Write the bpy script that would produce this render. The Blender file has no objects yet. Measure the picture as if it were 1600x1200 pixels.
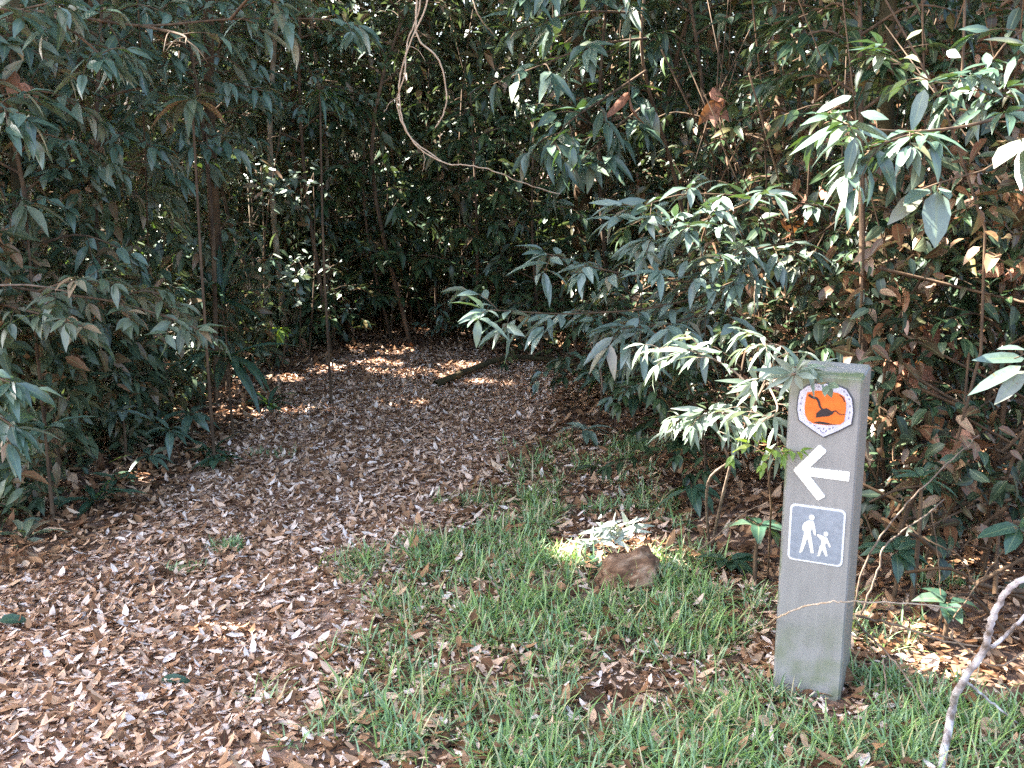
import bpy, math, random
import numpy as np
R = math.radians
random.seed(7); rng = np.random.default_rng(7)
scene = bpy.context.scene
COL = scene.collection

# ------------------------------------------------------------------ camera
CAM_H, PITCH, FPX = 1.55, R(12), 1600.0
cam_d = bpy.data.cameras.new("camera"); cam = bpy.data.objects.new("camera", cam_d); COL.objects.link(cam)
cam_d.sensor_width = 36; cam_d.lens = 36; cam_d.clip_end = 500; cam_d.clip_start = 0.02
cam.location = (0, 0, CAM_H); cam.rotation_euler = (R(90) - PITCH, 0, 0)
scene.camera = cam

# ------------------------------------------------------------------ sky, sun, exposure
SUN_AZ, SUN_EL = R(-75), R(48)          # azimuth from straight ahead (+y) towards +x
S = np.array([math.sin(SUN_AZ)*math.cos(SUN_EL), math.cos(SUN_AZ)*math.cos(SUN_EL), math.sin(SUN_EL)])
world = bpy.data.worlds.new("World"); scene.world = world; world.use_nodes = True
wn = world.node_tree; bg = wn.nodes["Background"]
sky = wn.nodes.new("ShaderNodeTexSky"); sky.sky_type = 'NISHITA'; sky.sun_disc = False
sky.sun_elevation = SUN_EL; sky.sun_rotation = SUN_AZ; sky.altitude = 50; sky.dust_density = 4.0; sky.ozone_density = .4
wn.links.new(sky.outputs[0], bg.inputs[0]); bg.inputs[1].default_value = 0.10
sl = bpy.data.lights.new("sun", 'SUN'); sl.energy = 5.0; sl.angle = R(0.53); sl.color = (1, 0.95, 0.87)
sun = bpy.data.objects.new("sun", sl); COL.objects.link(sun)
from mathutils import Vector
sun.rotation_euler = Vector(S).to_track_quat('Z', 'Y').to_euler(); sun.location = (-6, 8, 14)
scene.view_settings.view_transform = 'Standard'; scene.view_settings.look = 'None'
scene.view_settings.exposure = 3.4; scene.view_settings.gamma = 1
scene.render.engine = 'CYCLES'
cy = scene.cycles
cy.max_bounces = 6; cy.diffuse_bounces = 4; cy.glossy_bounces = 2; cy.transmission_bounces = 3; cy.transparent_max_bounces = 4
cy.caustics_reflective = False; cy.caustics_refractive = False
cy.use_denoising = False

# ------------------------------------------------------------------ pixel helpers (photo is 1600x1200)
def ray(px, py):
    a, b = (px-800)/FPX, (600-py)/FPX
    return np.array([a, math.cos(PITCH)+b*math.sin(PITCH), -math.sin(PITCH)+b*math.cos(PITCH)])
def at(px, py, Y):
    d = ray(px, py); return d*(Y/d[1]) + np.array([0, 0, CAM_H])
def gnd(px, py):
    d = ray(px, py); return d*(CAM_H/-d[2]) + np.array([0, 0, CAM_H])
def height(x, y):
    return .018*np.sin(2.1*x+.4)*np.sin(1.7*y+1.)+.012*np.sin(5.3*x+2)*np.cos(4.1*y)
def inpoly(x, y, poly):
    x = np.asarray(x); y = np.asarray(y); r = np.zeros(x.shape, bool); n = len(poly)
    for i in range(n):
        x1, y1 = poly[i]; x2, y2 = poly[(i+1) % n]
        c = ((y1 > y) != (y2 > y)) & (x < (x2-x1)*(y-y1)/(y2-y1+1e-12)+x1); r ^= c
    return r
def wob(x, y, z=0., s=1.):
    return (np.sin(1.3*s*x+.7*s*z+.5)+np.sin(1.9*s*y-1.1*s*x+2.)+np.sin(2.3*s*z+1.4*s*y+4.)+np.sin(3.7*s*x+2.9*s*z)+np.sin(3.1*s*y-2.6*s*z+1.))/5

# sun flecks: places the canopy lets the sun through to
b0y = gnd(945, 870)[1]-.03
FLECKS = [(at(1290,195,2.95),.13),(at(1360,200,2.95),.12),(at(1355,235,2.95),.09),(at(1585,245,2.88),.12),(at(1450,295,2.93),.055),(at(1370,80,3.5),.08),(at(1500,120,3.4),.09),(at(1570,150,3.4),.08),
          (at(1105,640,3.36),.07),(at(1058,655,3.36),.055),(at(1150,655,3.36),.055),(at(1185,600,3.2),.065),(at(1138,605,3.2),.05),(at(1205,585,3.1),.045),(at(1200,560,3.2),.05),(at(1040,550,3.38),.04),(at(950,822,b0y),.13),(at(915,850,b0y),.10),(at(1045,885,3.85),.05),(at(1190,700,3.0),.05),
          (gnd(590,580),.04),(gnd(635,576),.03),(gnd(700,585),.04),(gnd(745,598),.03),(gnd(790,602),.03),(gnd(520,575),.045),(gnd(450,592),.07),
          (at(392,280,8.1),.12),(at(428,285,8.1),.12),(at(475,282,8.3),.11),(at(630,292,9.2),.12),(at(606,286,9.2),.08),(at(461,415,8.3),.14),(at(522,425,8.8),.12),(at(512,465,8.8),.12),(at(435,500,7.9),.10),(at(205,425,6.6),.12),(at(285,400,6.6),.12),(at(250,430,6.6),.1),
          (at(210,420,7),.12),(at(270,210,7),.10),(at(170,688,5),.045),(at(560,40,9),.15),(at(1100,30,7),.09),(at(790,260,9),.12),(at(990,340,5.5),.06),(at(1150,290,4.7),.08),(at(1080,285,4.6),.06),
          (at(1200,370,4.6),.05),(at(285,520,7),.10),(at(12,575,3.4),.022),(at(1560,560,3.0),.05),(at(1190,810,3.6),.04),(at(900,300,10),.15),(at(850,30,10),.25),(at(960,90,10),.2)]
CLEAR = [tuple(gnd(*p)[:2]) for p in ((-200,1230),(-200,960),(150,790),(330,690),(470,580),(560,545),(1010,545),(1060,640),(1180,760),(1650,1000),(1650,1230))]
def try_fleck(fx, fy, Y, r):
    p = at(fx, fy, Y); g_ = p-S*(p[2]/S[2])
    if not any(inpoly(np.array([g_[0]+dx]), np.array([g_[1]]), CLEAR)[0] for dx in (-.15, 0, .15)): FLECKS.append((p, r))
for i in range(420):          # small scattered flecks over the forest wall
    fx, fy = rng.uniform(0, 1600), rng.uniform(0, 545)
    if fx > 1050 and rng.random() < .6: continue
    try_fleck(fx, fy, rng.uniform(5.5, 9.8) if fx < 1050 else rng.uniform(3.8, 7.5), rng.uniform(.025, .06)*(1 if fx < 1050 else .7))
FP = np.array([p for p, r in FLECKS]); FR = np.array([r for p, r in FLECKS])
def keep_sun(pos, size=.05, near=.35):
    """False where a leaf would stand in one of the sun flecks' beams"""
    ok = np.ones(len(pos), bool)
    for p, r in zip(FP, FR):
        d = pos-p; t = d@S; perp = np.linalg.norm(d-t[:, None]*S, axis=1)
        ok &= ~((t > near) & (perp < r+size))
    return ok

# ------------------------------------------------------------------ materials
def ramp(nt, stops, mode='LINEAR'):
    n = nt.nodes.new("ShaderNodeValToRGB"); n.color_ramp.interpolation = mode
    e = n.color_ramp.elements
    while len(e) < len(stops): e.new(.5)
    for i, (p, c) in enumerate(stops): e[i].position = p; e[i].color = (*c, 1)
    return n
def base_mat(name):
    m = bpy.data.materials.new(name); m.use_nodes = True
    nt = m.node_tree; return m, nt, nt.nodes["Principled BSDF"], nt.nodes["Material Output"]
def leaf_mat(name, stops, rough=.38, trans=.22, tcol=(.16,.30,.03), under=(1.6,1.5,1.7), spec=.5, vein=.35):
    m, nt, b, out = base_mat(name); N = nt.nodes.new; L = nt.links.new
    g = N("ShaderNodeNewGeometry"); rp = ramp(nt, stops); L(g.outputs["Random Per Island"], rp.inputs[0])
    # fine mottling
    tc = N("ShaderNodeTexCoord"); nz = N("ShaderNodeTexNoise"); nz.inputs["Scale"].default_value = 55; L(tc.outputs["Object"], nz.inputs["Vector"])
    mr = N("ShaderNodeMapRange"); mr.inputs[3].default_value = .65; mr.inputs[4].default_value = 1.35; L(nz.outputs[0], mr.inputs[0])
    mx = N("ShaderNodeMix"); mx.data_type = 'RGBA'; mx.blend_type = 'MULTIPLY'; mx.inputs[0].default_value = 1
    L(rp.outputs[0], mx.inputs[6]); L(mr.outputs[0], mx.inputs[7])
    nz2 = N("ShaderNodeTexNoise"); nz2.inputs["Scale"].default_value = 34; nz2.inputs["Detail"].default_value = 3; L(tc.outputs["Object"], nz2.inputs["Vector"])
    sp_ = N("ShaderNodeMapRange"); sp_.inputs[1].default_value = .66; sp_.inputs[2].default_value = .72; sp_.inputs[4].default_value = .75; L(nz2.outputs[0], sp_.inputs[0])
    mb = N("ShaderNodeMix"); mb.data_type = 'RGBA'; L(sp_.outputs[0], mb.inputs[0]); L(mx.outputs[2], mb.inputs[6]); mb.inputs[7].default_value = (.16,.10,.045,1); mx = mb
    # midrib from uv
    uv = N("ShaderNodeUVMap"); sp = N("ShaderNodeSeparateXYZ"); L(uv.outputs[0], sp.inputs[0])
    a = N("ShaderNodeMath"); a.operation = 'SUBTRACT'; L(sp.outputs[0], a.inputs[0]); a.inputs[1].default_value = .5
    a2 = N("ShaderNodeMath"); a2.operation = 'ABSOLUTE'; L(a.outputs[0], a2.inputs[0])
    a3 = N("ShaderNodeMath"); a3.operation = 'LESS_THAN'; L(a2.outputs[0], a3.inputs[0]); a3.inputs[1].default_value = .05
    a4 = N("ShaderNodeMath"); a4.operation = 'MULTIPLY'; L(a3.outputs[0], a4.inputs[0]); a4.inputs[1].default_value = vein
    mv = N("ShaderNodeMix"); mv.data_type = 'RGBA'; L(a4.outputs[0], mv.inputs[0]); L(mx.outputs[2], mv.inputs[6]); mv.inputs[7].default_value = (.22,.26,.12,1)
    # paler underside
    mu = N("ShaderNodeMix"); mu.data_type = 'RGBA'; mu.blend_type = 'MULTIPLY'; L(g.outputs["Backfacing"], mu.inputs[0]); L(mv.outputs[2], mu.inputs[6]); mu.inputs[7].default_value = (*under, 1)
    L(mu.outputs[2], b.inputs["Base Color"]); b.inputs["Roughness"].default_value = rough
    b.inputs["Specular IOR Level"].default_value = spec
    if trans > 0:
        t = N("ShaderNodeBsdfTranslucent"); t.inputs[0].default_value = (*tcol, 1)
        ms = N("ShaderNodeMixShader"); ms.inputs[0].default_value = trans
        L(b.outputs[0], ms.inputs[1]); L(t.outputs[0], ms.inputs[2]); L(ms.outputs[0], out.inputs[0])
    return m
def noise_mat(name, stops, scale=20, rough=.85, bump=.3, stretch=(1,1,1), detail=6, coords="Object"):
    m, nt, b, out = base_mat(name); N = nt.nodes.new; L = nt.links.new
    tc = N("ShaderNodeTexCoord"); mp = N("ShaderNodeMapping"); mp.inputs["Scale"].default_value = stretch
    L(tc.outputs[coords], mp.inputs[0]); nz = N("ShaderNodeTexNoise"); nz.inputs["Scale"].default_value = scale; nz.inputs["Detail"].default_value = detail
    L(mp.outputs[0], nz.inputs["Vector"]); rp = ramp(nt, stops); L(nz.outputs[0], rp.inputs[0]); L(rp.outputs[0], b.inputs["Base Color"])
    b.inputs["Roughness"].default_value = rough
    bp = N("ShaderNodeBump"); bp.inputs["Strength"].default_value = bump; bp.inputs["Distance"].default_value = .01; L(nz.outputs[0], bp.inputs["Height"]); L(bp.outputs[0], b.inputs["Normal"])
    return m
M = {}
M['laurel'] = leaf_mat("laurel_leaf", [(0,(.035,.068,.045)),(.5,(.07,.12,.085)),(.85,(.12,.175,.13)),(1,(.15,.15,.09))], rough=.34, trans=.07, spec=.8)
M['pale'] = leaf_mat("pale_laurel_leaf", [(0,(.075,.115,.085)),(.5,(.13,.185,.15)),(.9,(.19,.24,.20)),(1,(.24,.19,.12))], rough=.33, trans=.08, spec=.8)
M['olive'] = leaf_mat("olive_leaf", [(0,(.06,.085,.05)),(.5,(.11,.14,.085)),(.85,(.17,.19,.13)),(1,(.3,.19,.11))], rough=.4, trans=.1, spec=.7)
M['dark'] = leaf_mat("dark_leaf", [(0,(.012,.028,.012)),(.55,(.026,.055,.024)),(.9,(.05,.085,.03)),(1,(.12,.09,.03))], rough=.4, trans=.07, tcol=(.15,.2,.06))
M['bright'] = leaf_mat("bright_leaf", [(0,(.10,.18,.03)),(.6,(.17,.27,.05)),(1,(.28,.33,.06))], rough=.45, trans=.4, tcol=(.35,.5,.04))
M['bamboo'] = leaf_mat("narrow_leaf", [(0,(.11,.16,.11)),(.6,(.20,.25,.19)),(1,(.30,.34,.27))], rough=.4, trans=.15, tcol=(.3,.38,.15))
M['sunlit_white'] = leaf_mat("sunlit_white_leaf", [(0,(.26,.30,.24)),(.6,(.38,.42,.36)),(1,(.48,.50,.44))], rough=.42, trans=.1, tcol=(.3,.38,.15), under=(1,1,1))  # sun glare put into the leaf colour, whitened so clump and sprig look overexposed
M['strap'] = leaf_mat("strap_leaf", [(0,(.025,.06,.036)),(.7,(.05,.10,.065)),(1,(.08,.13,.08))], rough=.34, trans=.15, spec=.7)
M['dead'] = leaf_mat("dead_leaf", [(0,(.10,.045,.022)),(.5,(.2,.09,.045)),(1,(.30,.16,.09))], rough=.7, trans=.15, tcol=(.3,.12,.03), vein=.1)
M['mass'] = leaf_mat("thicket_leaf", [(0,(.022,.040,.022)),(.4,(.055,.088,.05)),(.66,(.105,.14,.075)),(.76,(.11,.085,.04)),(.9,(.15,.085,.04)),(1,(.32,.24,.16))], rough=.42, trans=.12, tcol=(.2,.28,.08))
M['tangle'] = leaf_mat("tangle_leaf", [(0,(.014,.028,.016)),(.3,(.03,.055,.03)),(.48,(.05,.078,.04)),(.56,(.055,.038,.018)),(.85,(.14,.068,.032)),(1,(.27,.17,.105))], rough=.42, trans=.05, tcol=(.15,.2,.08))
M['canopy'] = leaf_mat("canopy_leaf", [(0,(.03,.06,.02)),(1,(.07,.11,.03))], rough=.4, trans=.22)
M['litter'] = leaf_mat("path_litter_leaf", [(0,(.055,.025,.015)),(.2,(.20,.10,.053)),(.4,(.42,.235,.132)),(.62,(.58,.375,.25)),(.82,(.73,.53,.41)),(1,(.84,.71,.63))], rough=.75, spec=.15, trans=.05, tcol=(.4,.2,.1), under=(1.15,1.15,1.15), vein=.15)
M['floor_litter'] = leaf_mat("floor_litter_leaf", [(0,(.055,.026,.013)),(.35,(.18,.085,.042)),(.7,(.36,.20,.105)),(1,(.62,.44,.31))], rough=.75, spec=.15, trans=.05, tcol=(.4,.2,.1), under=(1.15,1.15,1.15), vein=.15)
M['grass'] = leaf_mat("grass_blade", [(0,(.13,.22,.105)),(.5,(.25,.385,.19)),(.82,(.39,.53,.29)),(.9,(.5,.42,.22)),(1,(.62,.52,.33))], rough=.4, trans=.3, tcol=(.2,.4,.06), under=(1.1,1.1,1.1), vein=.0)
M['grass_light'] = leaf_mat("yellow_grass_blade", [(0,(.16,.27,.07)),(.5,(.26,.40,.12)),(.8,(.40,.52,.2)),(.88,(.5,.42,.22)),(1,(.6,.5,.3))], rough=.4, trans=.3, tcol=(.3,.45,.08), under=(1.1,1.1,1.1), vein=.0)
M['soil'] = noise_mat("soil", [(.3,(.05,.03,.018)),(.5,(.14,.08,.05)),(.7,(.25,.155,.105))], 9, .95, .6)
M['path'] = noise_mat("path_soil", [(.3,(.15,.08,.05)),(.5,(.34,.20,.135)),(.7,(.54,.37,.28))], 14, .95, .6)
M['stem'] = noise_mat("brown_stem", [(.35,(.05,.03,.016)),(.65,(.14,.085,.045))], 30, .85, .4, (1,1,.2))
M['pale_bark'] = noise_mat("pale_bark", [(.3,(.12,.085,.05)),(.5,(.26,.2,.13)),(.72,(.42,.36,.27))], 18, .85, .4, (1,1,.35))
M['moss_bark'] = noise_mat("mossy_bark", [(.3,(.035,.026,.012)),(.5,(.06,.05,.018)),(.7,(.12,.075,.035))], 12, .9, .8, (1,1,.4))
M['red_bark'] = noise_mat("brown_bark", [(.3,(.035,.02,.01)),(.5,(.085,.046,.02)),(.7,(.15,.085,.04))], 14, .9, .8, (1,1,.3))
M['vine'] = noise_mat("vine_bark", [(.3,(.3,.2,.12)),(.7,(.6,.46,.33))], 40, .75, .3)
M['twig'] = noise_mat("dry_twig", [(.3,(.09,.06,.038)),(.7,(.27,.195,.14))], 40, .85, .3)
M['lichen'] = noise_mat("lichened_branch", [(.35,(.14,.10,.075)),(.5,(.42,.37,.36)),(.65,(.62,.58,.58))], 28, .85, .5)

# ------------------------------------------------------------------ mesh accumulator
class Acc:
    def __init__(s): s.v = []; s.f = []; s.uv = []; s.mi = []; s.n = 0
    def add(s, v, f, uv, mi=0):
        s.v.append(v); s.f.append(f+s.n); s.uv.append(uv); s.mi.append(np.full(len(f), mi, np.int32)); s.n += len(v)
    def leaves(s, pos, axis, nrm, L, W, droop=.3, fold=.25, prof='lance', mi=0, cut=True, twist=0.):
        pos = np.asarray(pos, float).reshape(-1, 3); n = len(pos)
        if n == 0: return
        bc = lambda a: np.broadcast_to(np.asarray(a, float), (n,)).copy()
        L, W, droop, fold = bc(L), bc(W), bc(droop), bc(fold)
        axis = np.broadcast_to(axis, (n, 3)).astype(float); nrm = np.broadcast_to(nrm, (n, 3)).astype(float)
        if cut:
            k = keep_sun(pos+axis*L[:, None]*.5, L*.42)
            pos, axis, nrm, L, W, droop, fold = pos[k], axis[k], nrm[k], L[k], W[k], droop[k], fold[k]; n = len(pos)
            if n == 0: return
        ax = axis/np.linalg.norm(axis, axis=1, keepdims=True)
        nr = nrm-ax*(nrm*ax).sum(1, keepdims=True); nr /= np.linalg.norm(nr, axis=1, keepdims=True)+1e-9
        sd = np.cross(ax, nr)
        T, Wp = {'lance': ([0,.18,.42,.72,1], [.05,.72,1,.62,.03]), 'broad': ([0,.15,.4,.72,1], [.06,.8,1,.72,.03]), 'low': ([0,.42,1], [.12,1,.06]),
                 'blade': ([0,.35,.7,1], [.8,1,.7,.05]), 'strap': ([0,.15,.35,.55,.78,1], [.35,.8,1,.95,.7,.04]), 'dry': ([0,.3,.68,1], [.1,.95,.8,.06])}[prof]
        k = len(T); V = np.zeros((n, k, 3, 3)); wv = rng.uniform(-.09, .09, (n, k, 2))
        for i, (t, w) in enumerate(zip(T, Wp)):
            th = droop*t*1.5                       # arc
            c = pos + ax*(L*t*np.sinc(th/np.pi*.9))[:, None] - nr*(L*t*np.sin(th*.8)*.75)[:, None]
            e = sd*(W*.5*w)[:, None]
            V[:, i, 1] = c
            V[:, i, 0] = c-e+nr*(W*w*(fold*.5+wv[:, i, 0]))[:, None]; V[:, i, 2] = c+e+nr*(W*w*(fold*.5+wv[:, i, 1]))[:, None]
        base = (np.arange(n)*k*3)[:, None]
        q = []
        uvq = []
        for i in range(k-1):
            for j in (0, 1):
                q.append([i*3+j, i*3+j+1, i*3+3+j+1, i*3+3+j]); uvq.append([(j*.5, T[i]), (j*.5+.5, T[i]), (j*.5+.5, T[i+1]), (j*.5, T[i+1])])
        q = np.array(q); F = (base[:, :, None]+q[None]).reshape(-1, 4)
        s.add(V.reshape(-1, 3), F, np.tile(np.array(uvq), (n, 1, 1)).reshape(-1, 4, 2), mi)
    def tube(s, pts, r0, r1=None, sides=6, mi=0, rough=0.):
        p = np.asarray(pts, float); r1 = r0 if r1 is None else r1; n = len(p)
        d = np.gradient(p, axis=0); d /= np.linalg.norm(d, axis=1, keepdims=True)+1e-9
        ref = np.array([.31, .2, .93]) if abs(d[0][2]) < .8 else np.array([.9, .3, .1])
        u = np.cross(d, ref); u /= np.linalg.norm(u, axis=1, keepdims=True)+1e-9; w = np.cross(d, u)
        rr = np.linspace(r0, r1, n)*(1+rough*rng.uniform(-1, 1, n))
        a = np.arange(sides)*2*np.pi/sides
        V = p[:, None]+rr[:, None, None]*(u[:, None]*np.cos(a)[None, :, None]+w[:, None]*np.sin(a)[None, :, None])
        if rough: V += rough*rr[:, None, None]*rng.normal(size=V.shape)*.35
        i, j = np.meshgrid(np.arange(n-1), np.arange(sides), indexing='ij'); j2 = (j+1) % sides
        F = np.stack([i*sides+j, i*sides+j2, (i+1)*sides+j2, (i+1)*sides+j], -1).reshape(-1, 4)
        V = V.reshape(-1, 3)
        cap = np.array([[n*sides-sides+0, n*sides-sides+1, n*sides-sides+sides//2, n*sides-sides+sides//2+1]])  # partial end cap
        s.add(V, np.concatenate([F, cap]), np.zeros((len(F)+1, 4, 2)), mi)
    def build(s, name, mats, parent=None, loc=None):
        me = bpy.data.meshes.new(name)
        v = np.concatenate(s.v); f = np.concatenate(s.f); uv = np.concatenate(s.uv); mi = np.concatenate(s.mi)
        if loc is not None: v = v-np.asarray(loc)
        me.vertices.add(len(v)); me.vertices.foreach_set("co", v.astype(np.float32).ravel())
        me.loops.add(f.size); me.loops.foreach_set("vertex_index", f.astype(np.int32).ravel())
        me.polygons.add(len(f)); me.polygons.foreach_set("loop_start", np.arange(0, f.size, 4, dtype=np.int32))
        me.polygons.foreach_set("loop_total", np.full(len(f), 4, np.int32)) if hasattr(me.polygons[0], 'loop_total') and not me.polygons.data.bl_rna.properties.get('x') else None
        me.polygons.foreach_set("material_index", mi); me.polygons.foreach_set("use_smooth", np.ones(len(f), bool))
        ul = me.uv_layers.new(name="UVMap"); ul.data.foreach_set("uv", uv.astype(np.float32).ravel())
        for m in (mats if isinstance(mats, (list, tuple)) else [mats]): me.materials.append(m)
        me.update(calc_edges=True); me.validate()
        o = bpy.data.objects.new(name, me); COL.objects.link(o)
        if parent is not None: o.parent = parent
        if loc is not None and parent is None: o.location = loc
        return o
def tag(o, label=None, cat=None, group=None, kind=None):
    if label: o['label'] = label
    if cat: o['category'] = cat
    if group: o['group'] = group
    if kind: o['kind'] = kind
    return o
def thing(name, label, cat, loc, group=None):
    o = bpy.data.objects.new(name, None); COL.objects.link(o); o.location = tuple(loc); o.empty_display_size = .1
    return tag(o, label, cat, group)
def smooth(pts, n=None):
    p = np.asarray(pts, float)
    if len(p) < 3: t = np.linspace(0, 1, n or 5)[:, None]; return p[0]+(p[-1]-p[0])*t
    n = n or len(p)*4
    q = np.concatenate([[2*p[0]-p[1]], p, [2*p[-1]-p[-2]]]); out = []
    for t in np.linspace(0, len(p)-1-1e-6, n):
        i = int(t); u = t-i; a, b, c, d = q[i:i+4]
        out.append(.5*((2*b)+(-a+c)*u+(2*a-5*b+4*c-d)*u*u+(-a+3*b-3*c+d)*u**3))
    return np.array(out)
def unit(v): v = np.asarray(v, float); return v/(np.linalg.norm(v)+1e-9)
UP = np.array([0, 0, 1.])

# ------------------------------------------------------------------ ground, path
def sheet(name, xs, ys, mat, dz, mask=None):
    a = Acc(); X, Y = np.meshgrid(xs, ys, indexing='ij'); v = np.stack([X, Y, height(X, Y)+dz], -1).reshape(-1, 3)
    n, m = X.shape; i, j = np.meshgrid(np.arange(n-1), np.arange(m-1), indexing='ij'); i = i.ravel(); j = j.ravel()
    f = np.stack([i*m+j, (i+1)*m+j, (i+1)*m+j+1, i*m+j+1], -1)
    if mask is not None:
        c = v[f].mean(1); f = f[mask(c[:, 0], c[:, 1])]
    a.add(v, f, np.zeros((len(f), 4, 2))); return a.build(name, mat)
gx = np.concatenate([np.linspace(-150, -8, 12)[:-1], np.linspace(-8, 8, 90), np.linspace(8, 150, 12)[1:]])
gy = np.concatenate([np.linspace(-60, 0, 8)[:-1], np.linspace(0, 14, 80), np.linspace(14, 250, 14)[1:]])
tag(sheet("ground", gx, gy, M['soil'], 0), kind='structure')
PATH_PX = [(-120,1230),(-120,985),(60,905),(230,815),(320,725),(410,645),(470,588),(540,552),(760,548),(860,572),(880,605),(850,660),(790,720),(710,790),(640,860),(560,960),(505,1050),(470,1230)]
PATH = [tuple(gnd(*p)[:2]) for p in PATH_PX]
tag(sheet("path", np.linspace(-3, 1.5, 110), np.linspace(2, 9.5, 150), M['path'], .005, lambda x, y: inpoly(x+.06*np.sin(9*y)+.03*np.sin(23*y), y+.05*np.sin(8*x), PATH)), kind='structure')
GRASS_PX = [(440,1230),(495,1060),(545,960),(640,850),(690,795),(790,735),(850,680),(960,690),(1020,760),(1080,850),(1210,930),(1350,1010),(1640,1110),(1640,1230)]
GRASS = [tuple(gnd(*p)[:2]) for p in GRASS_PX]

# ------------------------------------------------------------------ leaf litter and grass
def scatter(n, x0, x1, y0, y1):
    return rng.uniform(x0, x1, n), rng.uniform(y0, y1, n)
def litter(name, label, mat, x, y, smin, smax, lift, sticks=350):
    n = len(x); a = Acc(); ang = rng.uniform(0, 2*np.pi, n); tilt = rng.normal(0, .15, n)
    ax = np.stack([np.cos(ang)*np.cos(tilt), np.sin(ang)*np.cos(tilt), np.sin(tilt)], -1)
    nr = np.stack([rng.normal(0, .22, n), rng.normal(0, .22, n), np.where(rng.random(n) < .65, 1., -1.)], -1)
    L = np.clip(rng.lognormal(math.log((smin*smax)**.5), .55, n), smin*.5, smax*1.3); z = height(x, y)+.006+rng.random(n)**1.5*lift
    z += np.abs(np.sin(tilt))*L*.3
    a.leaves(np.stack([x, y, z], -1)-ax*L[:, None]*.5, ax, nr, L, L*rng.uniform(.3, .5, n), rng.normal(.1, .45, n), rng.uniform(-.2, .7, n), 'dry', cut=False)
    for i in rng.integers(0, n, sticks):
        l = rng.uniform(.05, .2); t = rng.uniform(0, 6.28); d = np.array([math.cos(t), math.sin(t), rng.normal(0, .08)]); p = np.array([x[i], y[i], height(x[i], y[i])+.022])
        a.tube([p-d*l*.5, p+rng.normal(0, .006, 3), p+d*l*.5], rng.uniform(.0012, .003), .001, 4, 1)
    return tag(a.build(name, [mat, M['stem']]), label, 'leaf litter', kind='stuff')
x, y = scatter(230000, -3, 1.6, 2.1, 9.4)
x = x+.0; keep = inpoly(x+.06*np.sin(6*y)+rng.normal(0, .09, len(x)), y+rng.normal(0, .12, len(x)), PATH) | (inpoly(x, y, GRASS) & (rng.random(len(x)) < .24+.5*np.clip(-wob(x, y, 0, 3.1)+.1, 0, 1)))
keep &= rng.random(len(x)) < np.clip(1.35-.1*y, .4, 1)
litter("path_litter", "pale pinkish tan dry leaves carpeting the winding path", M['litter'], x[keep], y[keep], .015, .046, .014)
x, y = scatter(150000, -5, 5, 2.1, 11.5); keep = ~inpoly(x, y, PATH) & (rng.random(len(x)) < np.where(inpoly(x, y, GRASS), .4, np.where(y < 7, 1., .7))) & (np.abs(x) < .62*y+.3)
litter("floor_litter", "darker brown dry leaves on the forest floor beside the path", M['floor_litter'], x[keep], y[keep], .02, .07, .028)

def grass(name, label, x, y, lmin, lmax, mat, lean=.55):
    n = len(x); a = Acc(); ang = rng.uniform(0, 2*np.pi, n); t = np.abs(rng.normal(0, lean, n))
    ax = np.stack([np.cos(ang)*np.sin(t), np.sin(ang)*np.sin(t), np.cos(t)+.05], -1)
    nr = np.stack([-np.cos(ang)*np.cos(t)+rng.normal(0, .2, n), -np.sin(ang)*np.cos(t)+rng.normal(0, .2, n), np.sin(t)+.2], -1)
    L = rng.uniform(lmin, lmax, n)
    a.leaves(np.stack([x, y, height(x, y)], -1), ax, nr, L, rng.uniform(.0035, .0075, n), rng.uniform(.1, .9, n), .3, 'blade', cut=False)
    return a
# tussocks: pick centres, then blades round them
cx, cyy = scatter(7500, -1.2, 2.6, 2.1, 6.2)
dens = np.clip(.45+.85*wob(cx, cyy, 0, 3.1)+.6*wob(cx, cyy, 3, 7.), .03, 1)
k = (np.hypot(cx-gnd(955,850)[0], cyy-gnd(955,850)[1]) > .30) & inpoly(cx+.07*np.sin(7*cyy)+rng.normal(0, .10, len(cx)), cyy+rng.normal(0, .13, len(cx)), GRASS) & (rng.random(len(cx)) < dens*np.clip(2.2-.38*cyy-.12*cx, .15, 1))
cx, cyy = cx[k], cyy[k]; nb = rng.integers(12, 30, len(cx)); ii = np.repeat(np.arange(len(cx)), nb)
bx, by = cx[ii]+rng.normal(0, .03, len(ii)), cyy[ii]+rng.normal(0, .03, len(ii))
g = grass("grass", None, bx, by, .035, .10, None, .85)
ny = int(len(bx)*.32); kk = rng.choice(len(bx), ny); g2 = grass('grass', None, bx[kk]+rng.normal(0, .015, ny), by[kk]+rng.normal(0, .015, ny), .05, .15, None, 1.0)
g.add(g2.v[0], g2.f[0], g2.uv[0], 1)
tag(g.build("grass", [M['grass'], M['grass_light']]), "short green grass patch beside the path and round the post", 'grass', kind='stuff')

# ------------------------------------------------------------------ sign post
PO = np.array([.8816, 2.8128, 0]); PTH = -.4383; PW, PD, PH = .198, .200, .981; SIGN_DZ = .0072
post = thing("trail_marker_post", "grey square trail marker post with arrow, orange emblem and walkers panel", "signpost", PO)
pz = np.array([-.0078, -.0221, 1.]); pz /= np.linalg.norm(pz); pxv = np.array([math.cos(PTH), math.sin(PTH), 0]); pxv -= pz*(pxv@pz); pxv /= np.linalg.norm(pxv); pyv = np.cross(pz, pxv)
from mathutils import Matrix
post.rotation_euler = Matrix(np.stack([pxv, pyv, pz], 1).tolist()).to_euler()
import bmesh
def bm_obj(name, bm, mat, parent, smooth_=False):
    me = bpy.data.meshes.new(name); bm.to_mesh(me); bm.free(); me.materials.append(mat)
    if smooth_: me.polygons.foreach_set("use_smooth", np.ones(len(me.polygons), bool))
    o = bpy.data.objects.new(name, me); COL.objects.link(o); o.parent = parent; return o
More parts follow.
